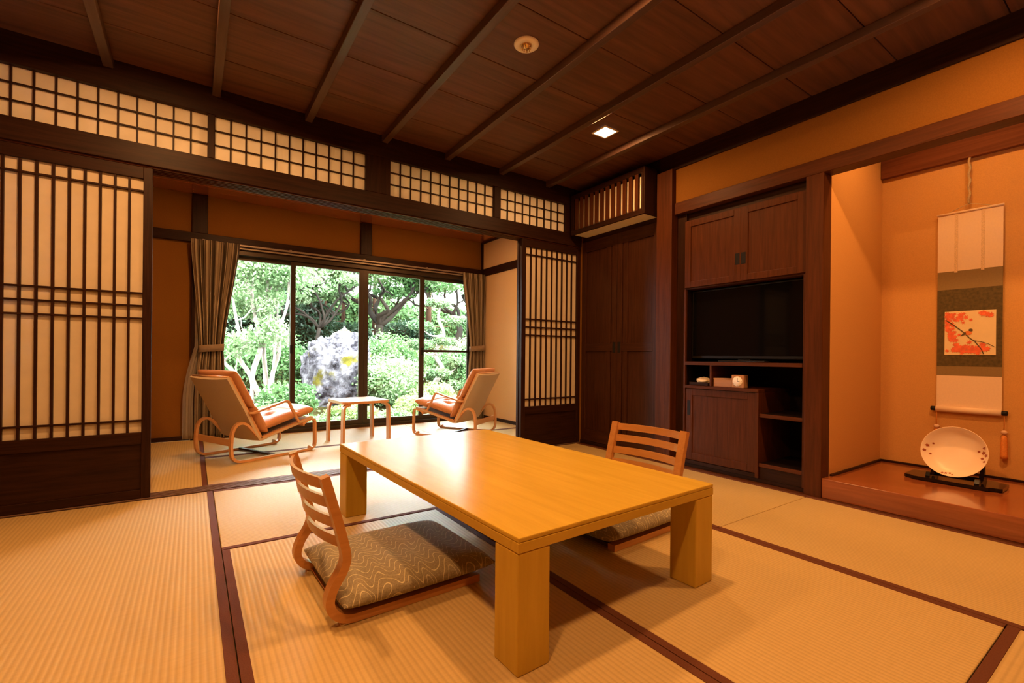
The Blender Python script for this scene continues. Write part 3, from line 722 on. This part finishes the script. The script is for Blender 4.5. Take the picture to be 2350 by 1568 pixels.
for q in ((2.828, 2.834, 1.815, 1.955), (2.944, 2.95, 1.815, 1.955)): box('tray_rim', *q, .5745, .588, DARK, tr, .001)
def lumpy(name, c, r, mat, label, cat, seed, amp=.25, sub=4):
    bm = bmesh.new(); bmesh.ops.create_icosphere(bm, subdivisions=sub, radius=1)
    for v in bm.verts:
        q = v.co.copy(); d_ = 1 + amp * mnoise.noise(q * 2.2 + Vector((seed, 0, 0))) + amp * .5 * mnoise.noise(q * 5 + Vector((0, seed, 0)))
        v.co = Vector((c[0] + q.x * r[0] * d_, c[1] + q.y * r[1] * d_, max(c[2] - r[2], c[2] + q.z * r[2] * d_)))
    return tag(frombm(name, bm, mat, None, True), label, cat)
lumpy('folded_towel', (2.875, 1.875, .598), (.030, .052, .023), CLOTHW, 'crumpled cream cloth lying on the tray in the left cubby', 'towel', 3.0)

# ---- air conditioner behind a slatted cover
acu = thing('air_conditioner', (2.76, 2.62, 1.80), 'cream air conditioner body seen behind dark slats near the ceiling', 'air conditioner')
boxes('casing', [(2.680, 2.812, 2.265, 2.955, 1.835, 2.075)], CREAM, acu, .012)
box('air_outlet', 2.700, 2.812, 2.275, 2.945, 1.815, 1.8345, CREAM, acu, .004)
acc = thing('slatted_cover', (2.73, 2.61, 1.786), 'dark wooden slatted cover around the air conditioner', 'cover')
box('bottom_rail', 2.652, 2.670, 2.228, 2.995, 1.786, 1.822, DARK, acc)
box('top_rail', 2.652, 2.670, 2.228, 2.995, 2.085, 2.125, DARK, acc)
box('side_panel', 2.652, 2.812, 2.210, 2.2275, 1.786, 2.125, DARK, acc)
box('end_post', 2.652, 2.670, 2.9655, 2.995, 1.8225, 2.0845, DARK, acc)
box('end_post', 2.652, 2.670, 2.228, 2.2415, 1.8225, 2.0845, DARK, acc)
for k in range(12):
    y = 2.273 + k * .0585; box('slat', 2.653, 2.669, y, y + .030, 1.8225, 2.0845, BROWN, acc)
box('top_board', 2.6705, 2.812, 2.228, 2.995, 2.105, 2.118, DARK, acc)
box('underside_panel', 2.6705, 2.812, 2.228, 2.965, 1.786, 1.792, WHITE, acc, .001)

# ---- downlights
def make_downlight():
    t = thing('downlight', (0, 0, 0), '', 'ceiling light', local=True)
    R0 = .062
    for q in ((-R0, R0, -R0, -.050), (-R0, R0, .050, R0), (-R0, -.050, -.0495, .0495), (.050, R0, -.0495, .0495)): box('frame_bar', *q, -.006, .0, WHITE, t, .001)
    box('diffuser', -.0495, .0495, -.0495, .0495, -.003, -.0005, LENS, t, 0)
    return t
LENS = emit_mat('lamp_diffuser', (1, .80, .52), 60.0)
dl0 = make_downlight(); first = True
for x, y, zc, W_, lb in ((2.17, 2.13, 2.2, LAMP_W, 'bright square ceiling downlight near the air conditioner'), (1.15, 1.22, 2.2, LAMP_W, 'square ceiling downlight over the low table, above the picture'), (-.17, 2.13, 2.2, LAMP_W, 'square ceiling downlight in front of the left sliding door'),
                    (2.17, .27, 2.2, LAMP_W, 'square ceiling downlight in front of the alcove'), (-.17, .27, 2.2, LAMP_W, 'square ceiling downlight behind the viewer'), (.30, 3.75, 2.145, ENGAWA_W, 'square downlight in the bay ceiling above the left lounge chair'), (1.95, 3.75, 2.145, ENGAWA_W, 'square downlight in the bay ceiling above the right lounge chair')):
    o = dl0 if first else copy_tree(dl0); first = False
    o.location = (x, y, zc - .0008); tag(o, lb, 'ceiling light', 'square ceiling downlights')
    la = bpy.data.lights.new('downlight_lamp', 'AREA'); la.shape = 'SQUARE'; la.size = .09; la.energy = W_; la.color = WARM; la.spread = PI
    lo = bpy.data.objects.new('downlight_lamp', la); COL.objects.link(lo); lo.parent = o; lo.location = (0, 0, -.008)
# ---- alcove lamp (hidden behind the lintel)
al = thing('alcove_lamp', (3.02, .55, 2.2595), 'long warm strip lamp hidden under the alcove ceiling', 'ceiling light')
box('housing', 2.985, 3.065, .05, 1.05, 2.238, 2.2595, WHITE, al, .002)
box('diffuser', 2.990, 3.060, .06, 1.04, 2.2345, 2.2375, emit_mat('alcove_diffuser', (1, .62, .28), 2.0), al, 0)
for y_ in (.35, .75):
    la = bpy.data.lights.new('alcove_spot', 'AREA'); la.shape = 'SQUARE'; la.size = .07; la.energy = ALCOVE_W / 2; la.color = WARM
    lo = bpy.data.objects.new('alcove_spot', la); COL.objects.link(lo); lo.parent = al; lo.location = (.03, y_ - .55, -.035); lo.rotation_euler = (0, 0, 0)
ls_ = bpy.data.lights.new('plate_spot', 'SPOT'); ls_.energy = 55; ls_.color = WARM; ls_.spot_size = math.radians(17); ls_.spot_blend = .6; ls_.shadow_soft_size = .02
lo = bpy.data.objects.new('plate_spot', ls_); COL.objects.link(lo); lo.parent = al; lo.location = (.02, .15, -.040)
lo.rotation_euler = (Vector((3.335, .70, .19)) - Vector((3.04, .70, 2.2195))).to_track_quat('-Z', 'Y').to_euler()
# ---- smoke detector / sprinkler cup in the ceiling
sp = thing('smoke_detector', (1.263, 1.747, 2.2), 'round white ceiling sensor with a brass centre', 'detector')
lathe('white_ring', [(.058, 0), (.058, -.004), (.052, -.009), (.030, -.011), (.028, -.006), (.026, 0)], (1.263, 1.747, 2.1995), WHITE, sp, 40)
lathe('brass_cup', [(.026, 0), (.022, -.014), (.012, -.020), (.006, -.022), (0, -.022)], (1.263, 1.747, 2.199), BRASS, sp, 24)
for k in range(8):
    g = k * PI / 4; box('fin', 1.263 + .018 * math.cos(g) - .002, 1.263 + .018 * math.cos(g) + .002, 1.747 + .018 * math.sin(g) - .002, 1.747 + .018 * math.sin(g) + .002, 2.172, 2.184, BRASS, sp, 0)

# ---- hanging scroll
XS = 3.622
sc = thing('hanging_scroll', (XS, .711, .47), 'hanging scroll with a small painting of a bird on a maple branch', 'scroll')
y0, y1 = .576, .845
for nm, a, b, m_ in (('upper_silk', 1.267, 1.600, SILK_W), ('upper_band', 1.162, 1.2665, SILK_T), ('brocade_field', .718, 1.1615, SILK_G), ('lower_band', .664, .7175, SILK_T), ('lower_silk', .478, .6635, SILK_W)):
    box(nm, XS, XS + .003, y0, y1, a, b, m_, sc, 0)
pc = box('picture', XS - .003, XS - .0002, .600, .811, .783, 1.034, PICPAPER, sc, 0)
def flat(name, polys, mat, par, dx, step=0):
    """flat printed shapes on the scroll, given as (y, z) outlines"""
    vs_, fs = [], []
    for i, q in enumerate(polys):
        b0 = len(vs_); vs_ += [[XS - .003 - dx - i * step, y, z] for y, z in q]; fs.append(list(range(b0, b0 + len(q))))
    return mk(name, vs_, fs, mat, par)
rnd = random.Random(11)
def maple(cy, cz, r):
    a0 = rnd.uniform(0, 6.28); pts = []
    for k in range(7):
        g = a0 + k * 2 * PI / 7
        pts.append((cy + r * math.cos(g), cz + r * math.sin(g))); pts.append((cy + .42 * r * math.cos(g + PI / 7), cz + .42 * r * math.sin(g + PI / 7)))
    return pts
lv = []
for (cy, cz, sy, sz, n) in ((.775, 1.010, .045, .020, 18), (.735, .990, .035, .016, 12), (.790, .93, .018, .045, 20), (.775, .885, .025, .03, 16), (.745, .815, .045, .022, 30), (.690, .812, .04, .02, 22), (.650, .825, .035, .012, 12), (.635, 1.010, .024, .016, 12), (.800, .98, .008, .03, 8)):
    for k in range(n):
        y = min(.800, max(.611, rnd.gauss(cy, sy * .55))); z = min(1.022, max(.795, rnd.gauss(cz, sz * .6))); lv.append(maple(y, z, rnd.uniform(.010, .016)))
flat('maple_leaves', lv, MAPLE, pc, .0005, 1.2e-5)
br = []
def stroke(pts, w0, w1):
    for i in range(len(pts) - 1):
        (a, b), (c, d_) = pts[i], pts[i + 1]; L_ = math.hypot(c - a, d_ - b); ny, nz_ = -(d_ - b) / L_, (c - a) / L_
        wa = w0 + (w1 - w0) * i / (len(pts) - 1); wb = w0 + (w1 - w0) * (i + 1) / (len(pts) - 1)
        br.append([(a + ny * wa, b + nz_ * wa), (c + ny * wb, d_ + nz_ * wb), (c - ny * wb, d_ - nz_ * wb), (a - ny * wa, b - nz_ * wa)])
stroke([(.806, .985), (.775, .958), (.735, .918), (.705, .880), (.682, .858), (.655, .812), (.648, .788)], .0025, .0022)
stroke([(.690, .864), (.660, .858), (.630, .846), (.603, .826)], .0018, .0010)
flat('branch', br, INK, pc, .0027, 2e-5)
flat('bird_body', [[(.711 + .016 * math.cos(k * .3927) * (1 if k < 8 else 1), .908 + .011 * math.sin(k * .3927)) for k in range(16)]], BIRDO, pc, .0031)
flat('bird_head', [[(.700 + .009 * math.cos(k * .3927), .924 + .008 * math.sin(k * .3927)) for k in range(16)], [(.722, .914), (.738, .898), (.741, .892), (.733, .894), (.718, .903)]], INK, pc, .0033, 5e-5)
for yy in (.765, .655):
    box('hanging_strip', XS - .0022, XS - .0002, yy - .007, yy + .007, 1.258, 1.598, SILK_S, sc, 0)
lathe('top_rod', [(0, 0), (.007, 0), (.007, .276), (0, .276)], (XS, .573, 1.603), SILK_W, sc, 12, Matrix.Rotation(-PI / 2, 4, 'X'))
lathe('roller', [(0, 0), (.017, 0), (.017, .269), (0, .269)], (XS - .006, .576, .468), SILK_W, sc, 20, Matrix.Rotation(-PI / 2, 4, 'X'))
for yy in (.552, .8455): lathe('roller_knob', [(0, 0), (.011, 0), (.013, .004), (.013, .019), (.011, .023), (0, .023)], (XS - .006, yy, .468), BLACK, sc, 16, Matrix.Rotation(-PI / 2, 4, 'X'))
tube('hanging_cord', [(XS, .80, 1.608), (XS - .004, .745, 1.630), (XS - .006, .711, 1.640), (XS - .004, .675, 1.630), (XS, .62, 1.608)], .002, CORD, sc, 6)
sp_ = [(XS - .006 + .003 * math.cos(k * .9), .711 + .003 * math.sin(k * .9), 1.640 + k * .0104) for k in range(40)]
tube('hanging_cord', sp_, .0062, CORD, sc, 6)
for yy, nm, lb in ((.842, 'left', 'pale bead and tassel weight hanging at the left end of the scroll roller'), (.565, 'right', 'pale bead and orange tassel weight hanging at the right end of the scroll roller')):
    q = thing('scroll_weight', (XS - .006, yy, .22), lb, 'weight', 'scroll weights')
    tube('cord', [(XS - .006, yy, .455), (XS - .006, yy, .375)], .0015, TASSEL, q, 6)
    lathe('bead', [(0, -.012), (.008, -.010), (.0135, -.003), (.0135, .004), (.008, .010), (0, .012)], (XS - .006, yy, .364), BEAD, q, 20)
    lathe('tassel', [(0, .020), (.007, .018), (.012, .006), (.013, -.004), (.0145, -.09), (.016, -.108), (0, -.108)], (XS - .006, yy, .330), TASSEL, q, 20)

# ---- display plate on lacquer stand
ba = thing('display_board', (3.33, .702, .1055), 'black lacquer base board with notched corners in the alcove', 'base board')
pts = []
hx, hy, nt_ = .105, .190, .022
for sx, sy in ((1, 1), (-1, 1), (-1, -1), (1, -1)):
    c_ = [(hx, hy - 2 * nt_), (hx - nt_ * .5, hy - 1.9 * nt_), (hx - nt_, hy - 1.2 * nt_), (hx - nt_, hy - .4 * nt_), (hx - 1.5 * nt_, hy), (hx - 2 * nt_, hy)]
    c_ = [(sx * a, sy * b) for a, b in c_]
    pts += c_ if sx * sy > 0 else c_[::-1]
n = len(pts); vs_ = [[3.33 + a, .702 + b, z] for z in (.1085, .1215 + .004) for a, b in pts]
mk('board', vs_, [list(range(n))[::-1], list(range(n, 2 * n))] + [[k, (k + 1) % n, n + (k + 1) % n, n + k] for k in range(n)], LACQ, ba)
for a in (-1, 1):
    for b in (-1, 1): box('foot', 3.33 + a * .06 - .012, 3.33 + a * .06 + .012, .702 + b * .13 - .015, .702 + b * .13 + .015, .1055, .108, LACQ, ba, .001)
ps = thing('plate_stand', (3.33, .70, .1218), 'small black carved plate stand under the display plate', 'plate stand')
for yy in (.605, .795):
    vs_ = []; prof = [(3.262, .1218), (3.425, .1218), (3.430, .130), (3.400, .160), (3.394, .220), (3.384, .226), (3.376, .172), (3.348, .134), (3.300, .126), (3.284, .150), (3.272, .148), (3.262, .130)]
    for y in (yy - .009, yy + .009): vs_ += [[a, y, b] for a, b in prof]
    n = len(prof); mk('bracket', vs_, [list(range(n)), list(range(n, 2 * n))[::-1]] + [[k, n + k, n + (k + 1) % n, (k + 1) % n] for k in range(n)], LACQ, ps)
box('cross_bar', 3.395, 3.410, .615, .785, .1225, .138, LACQ, ps)
RP = .133
pl = thing('display_plate', (3.335, .700, .135), 'large round cream porcelain plate standing upright in the alcove', 'plate')
RT = Matrix.Rotation(math.radians(-72), 4, 'Y')
ctr = Vector((3.341, .700, .131 + RP * math.cos(math.radians(18))))
prof = [(0, 0), (.060, .001), (.082, .004), (.100, .012), (.118, .029), (RP - .002, .049), (RP, .050), (RP - .001, .046), (.122, .025), (.103, .006), (.084, -.003), (.072, -.006), (.066, -.010), (.060, -.006), (0, -.005)]
dish = lathe('dish', prof, ctr, CHINA, pl, 64, RT)
bl = []
for (g, r, s) in ((.15, .11, .010), (.35, .118, .008), (.02, .120, .009), (-.12, .105, .008), (.25, .092, .007), (-.25, .118, .007), (2.95, .113, .009), (3.2, .12, .008), (2.75, .098, .006), (3.35, .10, .006), (4.5, .118, .007), (4.62, .112, .006), (4.4, .122, .006), (4.72, .119, .005)):
    # angles measured on the plate face, 0 = right of the plate as seen from the room
    cy, cz = r * math.cos(g), r * math.sin(g)
    hgt = np.interp(r, [.0, .06, .082, .100, .118, .131], [0, .001, .004, .012, .029, .049]) + .0012
    pp = []
    for k in range(10):
        a = 2 * PI * k / 10; rr = s * (.65 + .35 * (k % 2)); pp.append((cy + rr * math.cos(a), cz + rr * math.sin(a)))
    q = []
    for a, b in pp:
        rr = math.hypot(a, b); h_ = np.interp(rr, [.0, .06, .082, .100, .118, .131], [0, .001, .004, .012, .029, .049]) + .0010
        v = RT.to_3x3() @ Vector((b, -a, h_)); q.append(list(ctr + v))
    bl.append(q)
vs_, fs = [], []
for q in bl: b0 = len(vs_); vs_ += q; fs.append(list(range(b0, b0 + len(q))))
mk('blossom_motif', vs_, fs, MOTIF, dish)

# ================================================================== GARDEN
def gz(x, y): return -.40 + .165 * max(0, y - 5.6) + .05 * math.sin(x * 1.3) * min(1, max(0, (y - 6) / 3))
vs_, fs = [], []; nx_, ny_ = 46, 40
for j in range(ny_):
    for i in range(nx_):
        x = -9 + 24 * i / (nx_ - 1); y = 5.03 + 24 * (j / (ny_ - 1)) ** 1.5
        vs_.append([x, y, gz(x, y) + .02 * mnoise.noise(Vector((x * 2, y * 2, 0)))])
for j in range(ny_ - 1):
    for i in range(nx_ - 1): a = j * nx_ + i; fs.append([a, a + 1, a + nx_ + 1, a + nx_])
tag(mk('garden_ground', vs_, fs, SOIL, None, True), 'mossy rising garden ground outside the window', 'ground', None, 'structure')

def leaves(name, blobs, n, size, mat, parent, shell=.55, flat_=0.0):
    B = np.array(blobs, float); vol = (B[:, 3] * B[:, 4] * B[:, 5]) ** .75; idx = RNG.choice(len(B), n, p=vol / vol.sum())
    d_ = RNG.normal(size=(n, 3)); d_ /= np.linalg.norm(d_, axis=1)[:, None]
    r = (shell + (1 - shell) * RNG.random(n)) * (1 + .10 * RNG.normal(size=n))
    P = B[idx, :3] + d_ * r[:, None] * B[idx, 3:6]
    nn = RNG.normal(size=(n, 3)); nn[:, 2] += flat_; nn /= np.linalg.norm(nn, axis=1)[:, None]
    a = np.cross(nn, RNG.normal(size=(n, 3))); a /= np.linalg.norm(a, axis=1)[:, None]; b = np.cross(nn, a)
    s = size * (.6 + .8 * RNG.random(n))[:, None]
    V = np.stack([P - a * s, P + b * s * .5, P + a * s, P - b * s * .5], 1).reshape(-1, 3)
    c = (V.min(0) + V.max(0)) / 2
    me = bpy.data.meshes.new(name); me.vertices.add(4 * n); me.vertices.foreach_set('co', (V - c).ravel())
    me.loops.add(4 * n); me.loops.foreach_set('vertex_index', np.arange(4 * n, dtype=np.int32))
    me.polygons.add(n); me.polygons.foreach_set('loop_start', np.arange(0, 4 * n, 4, dtype=np.int32))
    me.materials.append(mat); me.update(calc_edges=True); me.validate()
    o = put(name, me, Vector(c), parent); o['kind'] = 'stuff'
    return o

def shrub(x, y, rx, ry, rz, n, size, mat, label, group=None, lift=.0):
    z = gz(x, y); t = thing('garden_shrub', (x, y, z), label, 'shrub', group)
    for k in range(4):
        g = k * 1.57 + x; tube('stem', [(x + .03 * math.cos(g), y + .03 * math.sin(g), z - .02), (x + .3 * rx * math.cos(g), y + .3 * ry * math.sin(g), z + rz * .7 + lift)], [.014, .006], BARKD, t, 5)
    bl = [(x, y, z + rz * .85 + lift, rx, ry, rz)]
    for k in range(7):
        g = RNG.random() * 6.28; q = .55 + .25 * RNG.random(); bl.append((x + rx * q * math.cos(g), y + ry * q * math.sin(g), z + rz * (.7 + .6 * RNG.random()) + lift, rx * .45, ry * .45, rz * .45))
    leaves('foliage', bl, n, size, mat, t, .6, .6)
    return t
for a in ((.72, 6.10, .36, .30, .26, 5200, .026, LEAF_P, 'pale azalea mound below the multi-stemmed tree, seen above the left chair'),
          (1.28, 5.95, .34, .30, .20, 4800, .024, LEAF_P, 'pale azalea mound left of the side table, outside the second pane'),
          (1.75, 6.25, .34, .30, .22, 4600, .024, LEAF_Y, 'yellow-green azalea mound at the foot of the big rock'),
          (2.20, 6.00, .32, .30, .20, 4600, .024, LEAF_P, 'pale azalea mound behind the side table at the window centre'),
          (2.72, 6.30, .36, .32, .26, 5200, .026, LEAF_Y, 'rounded yellow-green azalea left of the right chair'),
          (3.35, 6.15, .36, .32, .22, 4200, .026, LEAF_P, 'pale azalea mound behind the right lounge chair'),
          (.05, 6.20, .40, .34, .30, 4200, .026, LEAF_P, 'pale azalea mound behind the left curtain'),
          (1.05, 6.95, .38, .34, .30, 4600, .028, LEAF_M, 'mid-green shrub between the pale tree and the rock'),
          (2.75, 7.55, .55, .45, .46, 8000, .030, LEAF_P, 'tall pale-leaved shrub just right of the big rock'),
          (3.05, 8.60, .60, .50, .62, 8200, .032, LEAF_M, 'tall mid-green shrub behind the pale one, right of the rock'),
          (3.30, 7.15, .42, .36, .26, 5200, .026, LEAF_Y, 'low spreading shrub in front of the cloud-pruned pine'),
          (1.20, 8.60, .55, .45, .50, 6000, .032, LEAF_M, 'dark-leaved shrub left behind the big rock'),
          (.20, 8.40, .70, .55, .60, 6500, .034, LEAF_M, 'mid-green shrub behind the pale multi-stemmed tree'),
          (4.55, 9.30, .60, .45, .40, 6000, .036, LEAF_M, 'mid-green shrub behind the cloud-pruned pine'),
          (5.60, 10.0, .65, .50, .45, 5200, .040, LEAF_P, 'pale shrub behind the pine at the right edge of the window'),
          (3.75, 10.3, .60, .45, .42, 5200, .040, LEAF_Y, 'yellow-green shrub at the foot of the forked trunk'),
          (4.70, 7.40, .60, .50, .48, 5200, .032, LEAF_M, 'mid-green shrub at the far right of the garden'),
          (-.90, 6.90, .60, .50, .45, 4200, .034, LEAF_M, 'mid-green shrub at the far left of the garden')):
    shrub(*a, group='garden shrubs')

# ---- big garden rock
bm = bmesh.new(); bmesh.ops.create_icosphere(bm, subdivisions=6, radius=1)
for v in bm.verts:
    q = v.co.copy().normalized(); s_ = Vector((q.x, q.y, q.z))
    d_ = 1 + .20 * mnoise.noise(s_ * 1.5 + Vector((3, 1, 0))) + .16 * mnoise.noise(s_ * 3.6) + .10 * abs(mnoise.noise(s_ * 7.5)) + .05 * mnoise.noise(s_ * 17) + .02 * mnoise.noise(s_ * 40)
    wx = .56 * (1 - .22 * max(0, q.z))
    xx = math.copysign(abs(q.x) ** .75, q.x) * wx; zz = math.copysign(abs(q.z) ** .75, q.z) * .68
    v.co = Vector((1.98 + xx * d_ + .10 * zz, 8.0 + q.y * .46 * d_, .40 + zz * d_))
tag(frombm('garden_rock', bm, ROCK, None, True), 'tall craggy grey rock with yellow moss in the middle of the garden', 'rock')

# ---- pale multi-stemmed tree
pt = thing('garden_tree', (.74, 7.2, gz(.74, 7.2)), 'pale multi-stemmed tree with bare light trunks outside the left pane', 'tree')
rt = random.Random(5); g0 = gz(.74, 7.2) - .05
tips = []
def stem(par, p0, p1, r0, r1, wig, mat, n=7, sides=8):
    pts = []
    for k in range(n):
        t = k / (n - 1); q = [p0[i] + (p1[i] - p0[i]) * t + (rt.uniform(-wig, wig) if 0 < k < n - 1 else 0) for i in range(3)]; pts.append(q)
    p = spline(pts, 3); tube('trunk', p, np.linspace(r0, r1, len(p)), mat, par, sides); return pts
stems = [((.70, 7.2, g0), (.42, 7.0, 1.45), .038), ((.74, 7.2, g0), (.66, 7.2, 1.75), .050), ((.77, 7.22, g0), (.86, 7.3, 1.95), .042), ((.80, 7.18, g0), (1.10, 7.1, 1.80), .036), ((.68, 7.15, g0), (.20, 6.9, 1.05), .034), ((.82, 7.24, g0), (1.00, 7.5, 1.5), .026)]
for a, b, r in stems:
    pts = stem(pt, a, b, r, .014, .06, BARKP)
    for k in (3, 4, 5, 6):
        q = pts[k]; e = (q[0] + rt.uniform(-.45, .45), q[1] + rt.uniform(-.3, .3), q[2] + rt.uniform(.2, .6))
        stem(pt, q, e, .012, .003, .04, BARKP, 5, 5); tips.append(e)
bl = [(x, y, z, .24, .22, .14) for x, y, z in tips] + [(.55, 7.2, 1.95, .75, .5, .35), (1.15, 7.3, 1.90, .60, .5, .30), (.25, 7.1, 1.65, .40, .4, .25), (.95, 7.2, 2.35, .9, .6, .4)]
leaves('foliage', bl, 17000, .027, LEAF_P, pt, .3)
# ---- broad tree with dark forked trunk
def broad_tree(x, y, h, spread, trunk_r, mat, bark, n, size, label, seed, crown0=.5, group='garden trees'):
    r_ = random.Random(seed); z = gz(x, y); t = thing('garden_tree', (x, y, z), label, 'tree', group)
    fork = (x + r_.uniform(-.1, .1), y, z + h * .32)
    def st(p0, p1, a, b, wig, n_=6):
        pts = [[p0[i] + (p1[i] - p0[i]) * k / (n_ - 1) + (r_.uniform(-wig, wig) if 0 < k < n_ - 1 else 0) for i in range(3)] for k in range(n_)]
        p = spline(pts, 3); tube('trunk', p, np.linspace(a, b, len(p)), bark, t, 8); return pts
    st((x, y, z - .1), fork, trunk_r, trunk_r * .75, .04); bl = []
    for k in range(7):
        g = k * 2 * PI / 7 + r_.uniform(-.3, .3); e = (x + spread * .8 * math.cos(g), y + spread * .55 * math.sin(g), z + h * r_.uniform(.55, .9))
        pts = st(fork, e, trunk_r * .5, .02, .16)
        for q in pts[3:]:
            e2 = (q[0] + r_.uniform(-.6, .6), q[1] + r_.uniform(-.5, .5), q[2] + r_.uniform(.0, .6)); st(q, e2, .025, .006, .06, 4)
            bl.append((*e2, spread * .26, spread * .24, spread * .10))
    for k in range(10):
        bl.append((x + r_.uniform(-1, 1) * spread, y + r_.uniform(-.6, .6) * spread, z + h * r_.uniform(crown0 + .12, 1.0), spread * .34, spread * .3, spread * .13))
    leaves('foliage', bl, n, size, mat, t, .25, .8)
broad_tree(4.1, 12.0, 2.9, 1.7, .13, LEAF_M, BARKD, 19000, .045, 'broad tree with a dark forked trunk behind the third pane', 21)
broad_tree(5.95, 11.4, 3.2, 1.6, .11, LEAF_M, BARKD, 14000, .048, 'leaning dark-trunked tree behind the right pane', 22)
broad_tree(2.15, 10.6, 2.75, 1.3, .05, LEAF_P, BARKD, 24000, .038, 'light-leaved maple crown above the big rock', 23, .55)
broad_tree(.30, 9.8, 3.2, 1.5, .07, LEAF_P, BARKD, 26000, .040, 'pale-leaved tree behind the multi-stemmed one', 24, .3)
broad_tree(-1.8, 9.5, 3.6, 1.5, .09, LEAF_M, BARKD, 7000, .055, 'leafy tree at the far left beyond the curtain', 25, .3)
broad_tree(8.4, 11.0, 3.8, 1.7, .11, LEAF_M, BARKD, 7000, .060, 'leafy tree at the far right beyond the curtain', 26, .3)
# ---- straight conifers
def conifer(x, y, h, r, tr_, n, label, mat=LEAF_D, low=.45):
    z = gz(x, y); t = thing('conifer', (x, y, z), label, 'tree', 'straight conifers behind the rock')
    tube('trunk', [(x, y, z - .1), (x + .03, y, z + h * .5), (x, y, z + h)], [tr_, tr_ * .8, .02], BARKR, t, 8)
    bl = []
    for k in range(26):
        f = low + (1 - low) * k / 25; g = k * 2.4; q = r * (1.15 - f) ; bl.append((x + q * .7 * math.cos(g), y + q * .7 * math.sin(g), z + h * f, q * .75 + .1, q * .7 + .1, .18))
    for k in range(7):
        g = k * 2.1; zz = z + h * (.08 + low * k / 8); e = (x + r * .8 * math.cos(g), y + r * .5 * math.sin(g), zz + .1); tube('dead_branch', [(x, y, zz), e], [.02, .006], BARKR, t, 5)
    leaves('foliage', bl, n, .07, mat, t, .2)
for x, y, h, r, tr_, n, lb in ((2.75, 14.0, 6.0, 1.3, .12, 6500, 'leftmost straight reddish conifer trunk behind the rock'), (3.15, 14.4, 6.2, 1.3, .09, 6500, 'second straight conifer from the left behind the rock'), (3.55, 13.8, 5.8, 1.1, .06, 5000, 'third slim conifer behind the rock'),
                            (1.6, 14.6, 6.0, 1.5, .12, 8000, 'dark conifer behind the pale-leaved tree'), (.2, 15.0, 6.2, 1.6, .13, 8000, 'dark conifer at the left rear of the garden'), (5.0, 15.5, 5.6, 1.2, .07, 5200, 'slim conifer right of the broad forked tree'), (-2.2, 14.0, 6.0, 1.6, .12, 5200, 'dark conifer at the far left rear corner'), (7.2, 16.0, 6.0, 1.4, .10, 5200, 'dark conifer at the far right rear corner')):
    conifer(x, y, h, r, tr_, n, lb)
# ---- cloud-pruned pine
cp = thing('cloud_pruned_pine', (3.82, 8.0, gz(3.82, 8.0)), 'cloud-pruned garden pine with flat foliage pads outside the right pane', 'tree')
tp = [(3.82, 8.0, gz(3.82, 8) - .05), (3.72, 8.0, .20), (3.90, 8.0, .48), (3.74, 8.02, .80), (3.92, 8.0, 1.15), (3.80, 8.0, 1.45), (3.84, 8.0, 1.72)]
p = spline(tp, 5); tube('trunk', p, np.linspace(.060, .018, len(p)), BARKP, cp, 8)
for (x, y, z, rx, rz, k) in ((3.78, 8.0, 1.74, .28, .085, 6), (4.18, 7.95, 1.42, .32, .10, 5), (3.42, 7.95, 1.30, .26, .08, 4), (3.40, 7.9, .95, .30, .10, 3), (3.84, 7.8, 1.02, .24, .08, 3), (4.22, 7.95, .62, .30, .10, 2), (3.66, 7.75, .44, .28, .09, 2), (4.10, 7.75, .20, .30, .10, 1), (3.62, 7.7, .06, .30, .10, 1)):
    q = tp[k]; tube('branch', spline([q, ((q[0] + x) / 2, (q[1] + y) / 2, min(q[2], z) - .03), (x, y, z - .05)], 4), np.linspace(.022, .008, 9), BARKP, cp, 6)
    leaves('foliage_pad', [(x, y, z, rx, rx * .8, rz), (x - rx * .4, y, z + rz * .3, rx * .5, rx * .5, rz * .8), (x + rx * .4, y, z + rz * .2, rx * .5, rx * .5, rz * .8)], 2300, .024, LEAF_B, cp, .3, .2)
# ---- boundary hedge far behind
for x, lb in ((-5.0, 'dark hedge section at the far left rear'), (-2.4, 'dark hedge section second from the left at the rear'), (.2, 'dark hedge section behind the left conifers'), (2.8, 'dark hedge section behind the straight conifers'), (5.4, 'dark hedge section behind the broad tree'), (8.0, 'dark hedge section second from the right at the rear'), (10.6, 'dark hedge section at the far right rear')):
    y = 17.5; z = gz(x, y); t = thing('boundary_hedge', (x, y, z), lb, 'hedge', 'boundary hedge')
    hh = 2.6 if x < 3.5 else .8
    for k in range(3): tube('stem', [(x - .8 + .8 * k, y, z - .1), (x - .8 + .8 * k, y, z + hh * .8)], [.05, .03], BARKD, t, 6)
    leaves('foliage', [(x + RNG.uniform(-1.2, 1.2), y + RNG.uniform(-.3, .3), z + hh * RNG.uniform(.1, 1.2), .7, .45, .5) for k in range(22)], 15000, .085, LEAF_D if x < 3.5 else LEAF_M, t, .4)
for x, y, lb in ((-.4, 13.2, 'dark broad shrub left behind the pale-leaved tree'), (1.05, 13.0, 'dark broad shrub behind the multi-stemmed tree'), (2.3, 12.9, 'dark broad shrub just behind the straight conifer trunks'), (3.5, 13.3, 'dark broad shrub left of the forked trunk'), (5.6, 13.9, 'dark broad shrub right of the forked trunk')):
    shrub(x, y, .80, .45, .85 if x < 3.2 else .45, 8000, .055, LEAF_D, lb, 'dark background shrubs')
